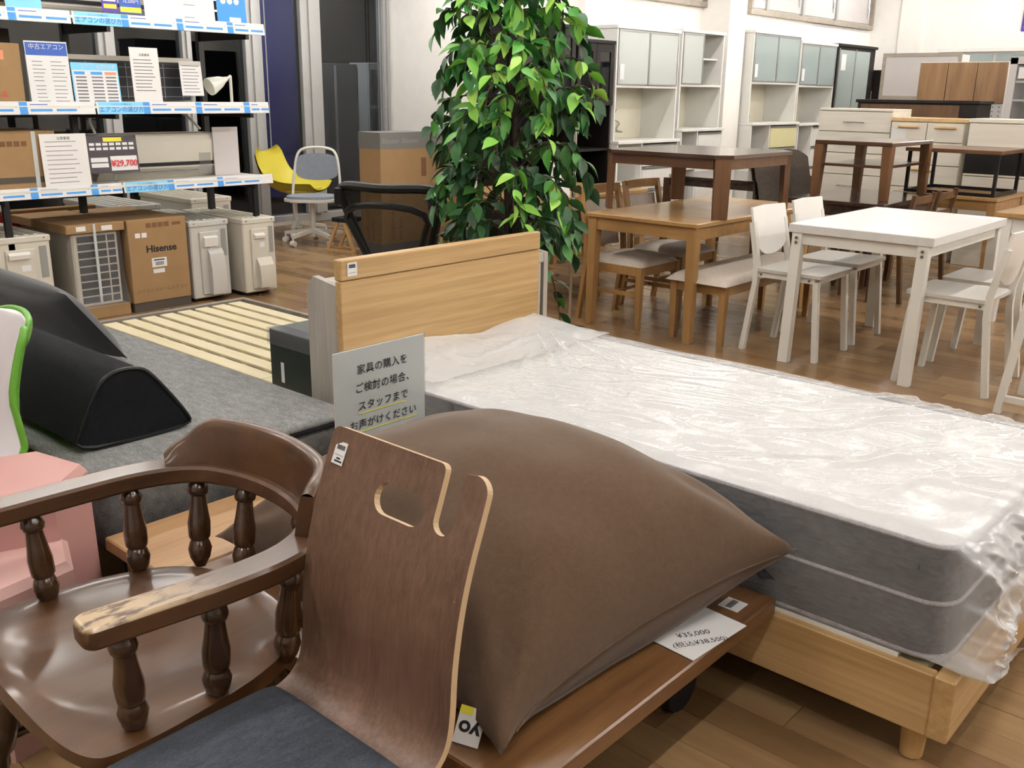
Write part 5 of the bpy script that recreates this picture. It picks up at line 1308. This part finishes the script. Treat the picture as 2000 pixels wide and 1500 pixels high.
# tall stool cut by the right edge
t = thing('bar_stool', 'beige steel stool with pale wood top at right edge', 'stool', (-.94, 4.98, 0))
G().box(-.19, .22, -.17, .19, .715, .745, .006).build('seat', 'light_wood', t)
for sx, sy in ((-1, -1), (1, -1), (-1, 1), (1, 1)): G().beam((sx * .225, sy * .20, 0), (sx * .16, sy * .15, .715), .032, .032, .036, .036).build('leg', 'white_metal', t)
for sy in (-1, 1): G().box(-.22, .22, sy * .195 - .014, sy * .195 + .014, .06, .088).build('foot_bar', 'white_metal', t)
for sx in (-1, 1): G().beam((sx * .215, -.18, .18), (sx * .185, .16, .50), .010, .010).build('brace', 'screw', t)
# wood-topped white table and chair at the right edge
t = table('wood_top_table', 'white table with oak top, right of the white table', -1.86, -.95, 6.80, 8.0, .722, .032, .075, 'oak_table', 'white_paint', 'white_paint', inset=.025, apron=.10)
t = thing('pale_chair', 'pale wooden chair with slotted back at the right edge', 'chair', (-1.75, 8.45, 0), R(180))
for sx in (-1, 1):
    G().box(sx * .19 - .016, sx * .19 + .016, -.2, -.17, 0, .44).build('leg', 'legs_pale', t); G().box(sx * .19 - .016, sx * .19 + .016, .17, .2, 0, .86).build('back_post', 'legs_pale', t)
G().box(-.21, .21, -.21, .2, .44, .465, .005).build('seat', 'light_wood', t)
for i in range(5): G().box(-.16 + i * .07, -.12 + i * .07, .178, .192, .465, .84).build('back_slat', 'legs_pale', t)
G().box(-.21, .21, .17, .2, .80, .88, .006).build('top_rail', 'light_wood', t)
# dark table group behind
table('dark_dining_table', 'dark brown dining table carrying a stacked coffee table', -3.33, -2.60, 6.83, 7.92, .70, .03, .06, 'darkest_table', 'dark_leg', 'darkest_table')
t = table('coffee_table', 'brown coffee table with shelf stacked on the dark table', -3.26, -2.68, 7.06, 7.88, .41, .03, .07, 'dark_table', 'mid_leg', 'dark_table', inset=.0, apron=0, taper=.8, z0=.7015)
G().box(-.25, .25, -.38, .38, .225, .245, .003).build('lower_shelf', 'dark_table', t)
table('dark_low_table', 'dark table with chamfered top behind the dining set', -5.02, -4.02, 7.72, 8.75, .71, .025, .06, 'darkest_table', 'dark_leg', 'darkest_table', cham=.12, apron=.06)
def slat_chair(label, loc, rz, mat, group=None, seatmat=None, h=.80):
    t = thing('wooden_chair', label, 'chair', loc, rz, group)
    for sx in (-1, 1):
        G().beam((sx * .19, -.19, 0), (sx * .19, -.18, .42), .03, .03, .04, .04).build('leg', mat, t)
        G().tube([(sx * .19, .25, 0), (sx * .19, .20, .42), (sx * .185, .265, h)], 0, sec=[(-.017, -.015), (.017, -.015), (.017, .015), (-.017, .015)], up=(0, 1, 0)).build('back_post', mat, t)
        G().box(sx * .19 - .01, sx * .19 + .01, -.17, .19, .36, .42).build('seat_rail', mat, t)
    G().box(-.18, .18, -.2, -.175, .36, .42).build('seat_rail', mat, t)
    G().box(-.215, .215, -.215, .20, .42, .445, .008).build('seat', seatmat or mat, t)
    for z, hh in ((h - .04, .05), (h - .17, .035), (h - .28, .035)):
        G().tube([(x, .20 + (z - .42) * .17 + .02 * (1 - (x / .19) ** 2), z) for x in [-.185 + .037 * i for i in range(11)]], 0, sec=[(-.010, -hh / 2), (.010, -hh / 2), (.010, hh / 2), (-.010, hh / 2)], up=(0, 0, 1)).build('back_rail', mat, t)
    return t
b0 = slat_chair('brown wooden chair at the dark table, nearest the white table', (-2.70, 7.14, 0), R(-90), 'brown_chair', 'brown chairs at the dark table', None, .77)
dup(b0, (-2.70, 7.62, 0), R(-90), 'brown wooden chair at the dark table, farther one')
slat_chair('brown wooden chair with broad seat beside the ficus', (-4.27, 5.34, 0), R(-60), 'oak_leg', None, 'brown_chair', .62)
dk = thing('grey_chair', 'charcoal fabric shell chair left of the coffee table stack', 'chair', (-3.36, 7.12, 0), R(80), 'charcoal chairs at the dark table')
def dsh(u, v, o_):
    a = u * 2 - 1; pr = smooth_open([(-.25, .45), (0, .44), (.17, .46), (.23, .55), (.29, .75), (.36, 1.0)], 2); f = v * (len(pr) - 1); i = min(int(f), len(pr) - 2); k = f - i
    y, z = pr[i][0] * (1 - k) + pr[i + 1][0] * k, pr[i][1] * (1 - k) + pr[i + 1][1] * k; c = abs(a) ** 3
    return ((.235 - .03 * v) * a, y - .05 * c * v + o_, z - (.06 * c if v > .8 else 0) - (.03 if o_ and v < .4 else 0))
G().grid(16, 24, lambda u, v: dsh(u, v, 0)).grid(16, 24, lambda u, v: dsh(u, v, .035)).build('shell', 'char_fabric', dk, 60)
for x, y in ((-.18, -.2), (.18, -.2), (-.18, .22), (.18, .22)): G().beam((x * 1.15, y * 1.15, 0), (x, y, .43), .022, .022, .032, .032).build('leg', 'dark_leg', dk)
dup(dk, (-3.36, 7.61, 0), R(88), 'charcoal fabric shell chair farther behind the coffee table stack')
table('oak_far_table', 'oak table at the back carrying a black-framed table', -2.98, -2.18, 7.02 + .95, 8.75, .70, .03, .06, 'oak_table', 'oak_leg', 'oak_rail_x')
t = thing('steel_frame_table', 'dark-topped low table on black steel frame, stacked on oak table', 'table', (-2.56, 8.22, .7015))
G().box(-.36, .36, -.24, .40, .315, .345, .002).build('tabletop', 'mid_brown', t)
for sx in (-1, 1):
    for y in (-.21, .37): G().box(sx * .33 - .012, sx * .33 + .012, y - .012, y + .012, 0, .315).build('leg', 'black_metal', t)
    G().box(sx * .33 - .012, sx * .33 + .012, -.198, .358, 0, .024).build('foot_rail', 'black_metal', t)
    G().box(-.318, .318, (.37 if sx > 0 else -.21) - .012, (.37 if sx > 0 else -.21) + .012, .0, .024).build('foot_rail', 'black_metal', t)
# oak table with chairs left of the dining set
table('oak_side_table', 'oak table behind the ficus, left of the dining table', -5.32, -4.36, 5.20, 6.52, .705, .03, .065, 'oak_table', 'oak_leg', 'oak_rail_x')
t = thing('black_seat_chair', 'oak chair with black seat under the oak table', 'chair', (-4.72, 4.98, 0), R(178))
G().box(-.21, .21, -.21, .21, .43, .465, .012).build('seat', 'pad_black', t)
for sx in (-1, 1):
    for y in (-.19, .19): G().box(sx * .19 - .016, sx * .19 + .016, y - .016, y + .016, 0, .43).build('leg', 'oak_leg', t)
t = thing('paper_roll', 'wrapped white roll standing under the oak table', 'roll', (-5.05, 5.95, 0)); G().lathe((0, 0, 0), (0, 0, .62), [(0, .10), (.02, .115), (.5, .118), (.97, .115), (1, .09)], 20).build('wrap', 'white_paint', t)

# ------------------------------------------------------------------ kitchen cabinets along the wall
FXC = -5.60
def kitchen(label, y0, y1, top, upb, cnt, base='white', doors=2, glass_='frosted', openright=False, stickers=True, drawers='white_glossy', gap_left=False):
    t = thing('kitchen_cabinet', label, 'cabinet', (0, 0, 0)); w = y1 - y0; B = XW + .02; m = 'white_glossy'; s_ = .022
    G().box(B, FXC, y0, y0 + s_, cnt, top - .02, .002).build('side_panel', m, t); G().box(B, FXC, y1 - s_, y1, cnt, top - .02, .002).build('side_panel', m, t)
    G().box(B, FXC + .012, y0 - .008, y1 + .008, top - .02, top + .012, .002).build('top_board', m, t)
    G().box(B, FXC, y0 + s_, y1 - s_, upb - .022, upb, .002).build('upper_floor', m, t)
    G().box(B, B + .012, y0 + s_, y1 - s_, cnt, top - .02).build('back_panel', 'cream', t)
    G().box(B + .012, FXC - .06, y0 + s_, y1 - s_, (upb + top) / 2 - .01, (upb + top) / 2 + .006).build('inner_shelf', m, t)
    dw = (w - 2 * s_) / 2; nd = 1 if openright else 2
    for i in range(nd):
        a = y0 + s_ + i * dw; x = FXC - .002 - (.018 if i else 0) * 0
        d = G().box(x, x + .006, a + .012, a + dw - .012, upb + .012, top - .04).build('glass_door', glass_, t)
        for aa, bb, cc, dd in ((a + .002, a + .014, upb + .002, top - .024), (a + dw - .014, a + dw - .002, upb + .002, top - .024), (a + .014, a + dw - .014, upb + .002, upb + .014), (a + .014, a + dw - .014, top - .04, top - .024)):
            G().box(x - .004, x + .010, aa, bb, cc, dd).build('door_frame', 'aluminium', d)
    if stickers: G().box(FXC + .008, FXC + .009, y0 + s_ + .03, y0 + s_ + .10, upb + .05, upb + .19).build('price_sticker', 'paper', t)
    G().box(B, FXC + .07, y0 - .004, y1 + .01, cnt - .03, cnt, .004).build('counter', m, t)
    # base: open niche on the left, drawers on the right
    G().box(B, FXC + .05, y0, y0 + s_, .0, cnt - .03).build('side_panel', m, t); G().box(B, FXC + .05, y1 - s_, y1, .0, cnt - .03).build('side_panel', m, t)
    sp = y0 + w * (.40 if not gap_left else .26)
    G().box(B, FXC + .045, sp - .01, sp + .01, .06, cnt - .03).build('divider', m, t); G().box(B, B + .012, y0 + s_, sp - .01, .06, cnt - .03).build('niche_back', 'cream', t)
    G().box(B, FXC + .03, y0 + s_, y1 - s_, .0, .06).build('plinth', m, t)
    G().box(B, FXC + .04, y0 + s_, sp - .01, cnt - .42, cnt - .40).build('niche_shelf', m, t)
    n = 4; hh = (cnt - .10) / n
    for i in range(n):
        z = .065 + i * hh
        d = G().box(FXC + .03, FXC + .052, sp + .014, y1 - s_ - .004, z, z + hh - .03, .003).build('drawer', drawers, t)
        G().box(FXC + .030, FXC + .056, sp + .014, y1 - s_ - .004, z + hh - .03, z + hh - .008, .002).build('pull', 'aluminium', d)
    # cable tied to the back wall
    G().tube(smooth_open([(B + .02, y0 + w * .56, cnt + .28), (B + .03, y0 + w * .50, cnt + .18), (B + .04, y0 + w * .62, cnt + .15), (B + .04, y0 + w * .52, cnt + .08), (B + .03, y0 + w * .66, cnt + .06)], 3), .006, 6).build('cable', 'grey_plastic', t)
    return t
kitchen('white kitchen cabinet with wide frosted sliding doors, nearest the ficus', 7.73, 8.80, 2.02, 1.497, .985)
kitchen('white kitchen cabinet with one frosted door open at right', 8.845, 9.68, 2.045, 1.52, 1.08, openright=True, stickers=False)
kitchen('white kitchen cabinet with cream drawers right of the pillar', 10.32, 11.48, 2.11, 1.57, 1.12, glass_='frosted_grey', drawers='yellow_panel')
kitchen('narrower white kitchen cabinet left of the tall dark one', 11.50, 12.50, 2.05, 1.55, 1.10, glass_='frosted_grey')
t = thing('tall_cabinet', 'tall dark cabinet with two long frosted doors in the corner', 'cabinet', (0, 0, 0))
G().box(XW + .02, FXC - .01, 12.56, 13.76, 0, 2.04, .003).build('body', 'dark_stain', t); G().box(XW + .01, FXC + .015, 12.54, 13.78, 2.04, 2.075, .003).build('top_board', 'dark_stain', t)
for y0, y1 in ((12.60, 13.08), (13.10, 13.56)):
    d = G().box(FXC - .008, FXC + .002, y0, y1, .08, 2.0).build('glass_door', 'frosted_grey', t); G().box(FXC - .008, FXC + .008, y0 - .02, y0, .06, 2.02).build('door_frame', 'aluminium', d)
G().box(FXC + .012, FXC + .03, 13.66, 13.68, 1.2, 1.5).build('handle', 'chrome', t)
G().box(FXC + .003, FXC + .004, 12.66, 12.8, 1.75, 1.95).build('price_sticker', 'paper', t)
t = thing('dark_glass_cabinet', 'dark cabinet with teal glass door in the far corner', 'cabinet', (0, 0, 0))
G().box(XW + .02, FXC + .1, 13.85, 14.45, 0, 1.78, .003).build('body', 'dark_stain', t); G().box(FXC + .1, FXC + .108, 13.92, 14.38, .1, 1.68).build('glass_door', 'dark_glass', t)
def black_cab(label, y0, y1, top):
    t = thing('black_cabinet', label, 'cabinet', (0, 0, 0)); B = FXC - .42; m = 'dark_stain'; w = (y1 - y0)
    G().box(B, FXC - .02, y0, y0 + .02, 0, top).build('side_panel', m, t); G().box(B, FXC - .02, y1 - .02, y1, 0, top).build('side_panel', m, t); G().box(B, B + .01, y0, y1, 0, top).build('back_panel', 'black', t)
    G().box(B, FXC + .01, y0 - .008, y1 + .008, top, top + .03, .003).build('top_board', m, t)
    for z in (.06, .90, 1.31): G().box(B + .01, FXC - .025, y0 + .02, y1 - .02, z, z + .022).build('shelf_board', m, t)
    for i in (0, 1):
        a = y0 + w / 2 * i; b = a + w / 2
        d = G().box(FXC - .02, FXC, a + .003, a + .055, 1.315, top - .003).box(FXC - .02, FXC, b - .055, b - .003, 1.315, top - .003).box(FXC - .02, FXC, a + .055, b - .055, 1.315, 1.385).box(FXC - .02, FXC, a + .055, b - .055, top - .07, top - .003).build('door', m, t)
        G().box(FXC - .013, FXC - .009, a + .05, b - .05, 1.38, top - .065).build('pane', 'dark_glass', d)
        yh = (b - .028) if i == 0 else (a + .028)
        G().tube([(FXC, yh, 1.37), (FXC + .022, yh, 1.40), (FXC + .022, yh, 1.45), (FXC, yh, 1.48)], .006, 6).build('handle', 'chrome', d)
        d2 = G().box(FXC - .02, FXC, a + .003, b - .003, .07, .60, .002).build('lower_door', m, t)
    return t
black_cab('black narrow cabinet with two glass doors beside the white kitchen cabinet', 7.15, 7.70, 1.855)
black_cab('black cabinet mostly hidden behind the ficus', 6.30, 7.12, 1.96)

# ------------------------------------------------------------------ chests and cabinets toward the far wall
def chest(name, label, x0, x1, y, d, h, rows, mat='chest_white', handle='bar', top=None, n=1):
    t = thing(name, label, 'chest', ((x0 + x1) / 2, y, 0)); w = (x1 - x0) / 2
    G().box(-w, w, .004, d, 0, h - .02, .003).build('body', mat, t)
    tp = G().box(-w - (.008 if top else 0), w + (.008 if top else 0), -.012, d, h - .02, h + (.012 if top else 0), .003).build('top_board', top or mat, t)
    z = h - .028
    for k, hh in enumerate(rows):
        cols = n if (k == 0) else 1
        for c in range(cols):
            a = -w + 2 * w * c / cols; b = -w + 2 * w * (c + 1) / cols
            dr = G().box(a + .004, b - .004, -.014, .004, z - hh + .006, z - .002, .002).build('drawer', mat, t); m = (a + b) / 2
            if handle == 'bar': G().cyl((m - .10, -.035, z - hh * .5), (m + .10, -.035, z - hh * .5), .005, n=8).cyl((m - .08, -.035, z - hh * .5), (m - .08, -.013, z - hh * .5), .004, n=6).cyl((m + .08, -.035, z - hh * .5), (m + .08, -.013, z - hh * .5), .004, n=6).build('handle', 'chrome', dr)
            elif handle == 'wood': G().box(m - .095, m + .095, -.034, -.014, z - .048, z - .026, .006).build('handle', 'light_wood', dr)
        z -= hh
    return t
chest('tall_chest', 'tall white chest with thin steel bar handles', -4.225, -3.52, 9.2, .45, 1.315, [.185, .195, .20, .2, .2, .2])
t = chest('oak_top_chest', 'white chest with oak top and wooden handles, price card on it', -3.505, -2.86, 9.16, .42, 1.235, [.17, .20, .2, .2, .2, .18], handle='wood', top='light_wood', n=2)
G().box(-.31, -.18, -.017, -.0155, 1.06, 1.15).build('price_card', 'paper', t)
t = chest('wide_chest', 'wide whitewood chest with black middle band at right', -2.79, -1.6, 9.05, .45, 1.245, [.20, .001, .24, .24, .24], handle='', top='chest_white')
G().box(-.595, .595, -.016, -.004, .80, 1.03).build('black_band', 'black', t)
t = thing('dark_sideboard', 'long dark brown cabinet lying behind the white chests', 'cabinet', (-3.62, 10.0, 0))
G().box(-.58, .58, 0, .42, 0, 1.37, .003).build('body', 'dark_stain', t); G().box(-.60, .60, -.015, .43, 1.37, 1.40, .003).build('top_board', 'dark_stain', t); G().box(-.545, .42, -.006, .0, 1.0, 1.355).build('front_panel', 'brown_chair', t)
t = thing('walnut_cabinet', 'hanging-style cabinet with three walnut doors at the back', 'cabinet', (-3.70, 11.5, 0))
G().box(-.46, .46, .01, .4, 0, 1.80, .003).build('body', 'white_glossy', t)
for i in range(3): G().box(-.46 + i * .3067 + .004, -.46 + (i + 1) * .3067 - .004, -.016, .01, 1.375, 1.795, .002).build('door', 'walnut_cabinet', t)
pg = G().box(-.45, .45, -.002, .01, .9, 1.37).build('pegboard', 'peg_white', t)
for i in range(14):
    for j in range(4): G().cyl((-.42 + i * .065, -.003, 1.20 + j * .045), (-.42 + i * .065, -.0022, 1.20 + j * .045), .008, n=8).build('peg_hole', 'ink_grey', pg)
t = thing('beige_frame_board', 'large pale board in a beige wooden frame', 'board', (-4.52, 12.5, 0))
G().box(-.46, .46, .0, .30, 0, 1.92).build('body', 'white_glossy', t); G().box(-.43, .43, -.006, .0, 1.44, 1.90).build('panel', 'board_grey', t)
for a, b, c, d in ((-.47, -.43, .9, 1.94), (.43, .47, .9, 1.94), (-.43, .43, 1.90, 1.94), (-.43, .43, 1.40, 1.44)): G().box(a, b, -.014, .0, c, d).build('frame_bar', 'frame_beige', t)
t = thing('glass_top_cabinet', 'long pale cabinet with glass sliding doors along the far wall', 'cabinet', (-3.9, 13.8, 0))
G().box(-.88, 1.3, .02, .45, 0, 2.0).build('body', 'board_grey', t); G().box(-.9, 1.32, -.01, .46, 2.0, 2.04).build('top_board', 'white_glossy', t)
for a, b in ((-.86, -.2), (-.16, .55), (.59, 1.28)): G().box(a, b, .008, .018, 1.2, 1.97).build('glass_door', 'frosted_grey', t)
t = thing('display_cabinet', 'grey-white glass display cabinet cut by the right edge', 'cabinet', (-2.72, 11.0, 0))
G().box(-.37, -.30, 0, .4, 0, 1.82).build('side_panel', 'board_grey', t); G().box(.30, .37, 0, .4, 0, 1.82).build('side_panel', 'board_grey', t); G().box(-.37, .37, 0, .4, 1.76, 1.83).build('top_board', 'board_grey', t); G().box(-.30, .30, .38, .4, 0, 1.76).build('back_panel', 'cream', t)
for z in (1.2, 1.4, 1.58): G().box(-.30, .30, .02, .38, z, z + .02).build('shelf_board', 'white_glossy', t)
G().box(-.30, .30, .0, .006, .9, 1.75).build('glass_door', 'clear_wrap', t); G().box(-.28, -.14, -.003, .0, 1.62, 1.73).build('price_sticker', 'paper', t)
t = thing('wall_poster', 'white wall poster with purple border, upper right corner', 'poster', (-3.5, YR - .012, 2.3))
G().box(-.50, .50, -.004, .010, 0, .75).build('sheet', 'paper', t)
for a, b, c, d in ((-.52, -.49, -.02, .77), (.49, .52, -.02, .77), (-.49, .49, -.02, .012), (-.49, .49, .74, .77)): G().box(a, b, -.008, .010, c, d).build('border', 'purple_print', t)

flush_texts()
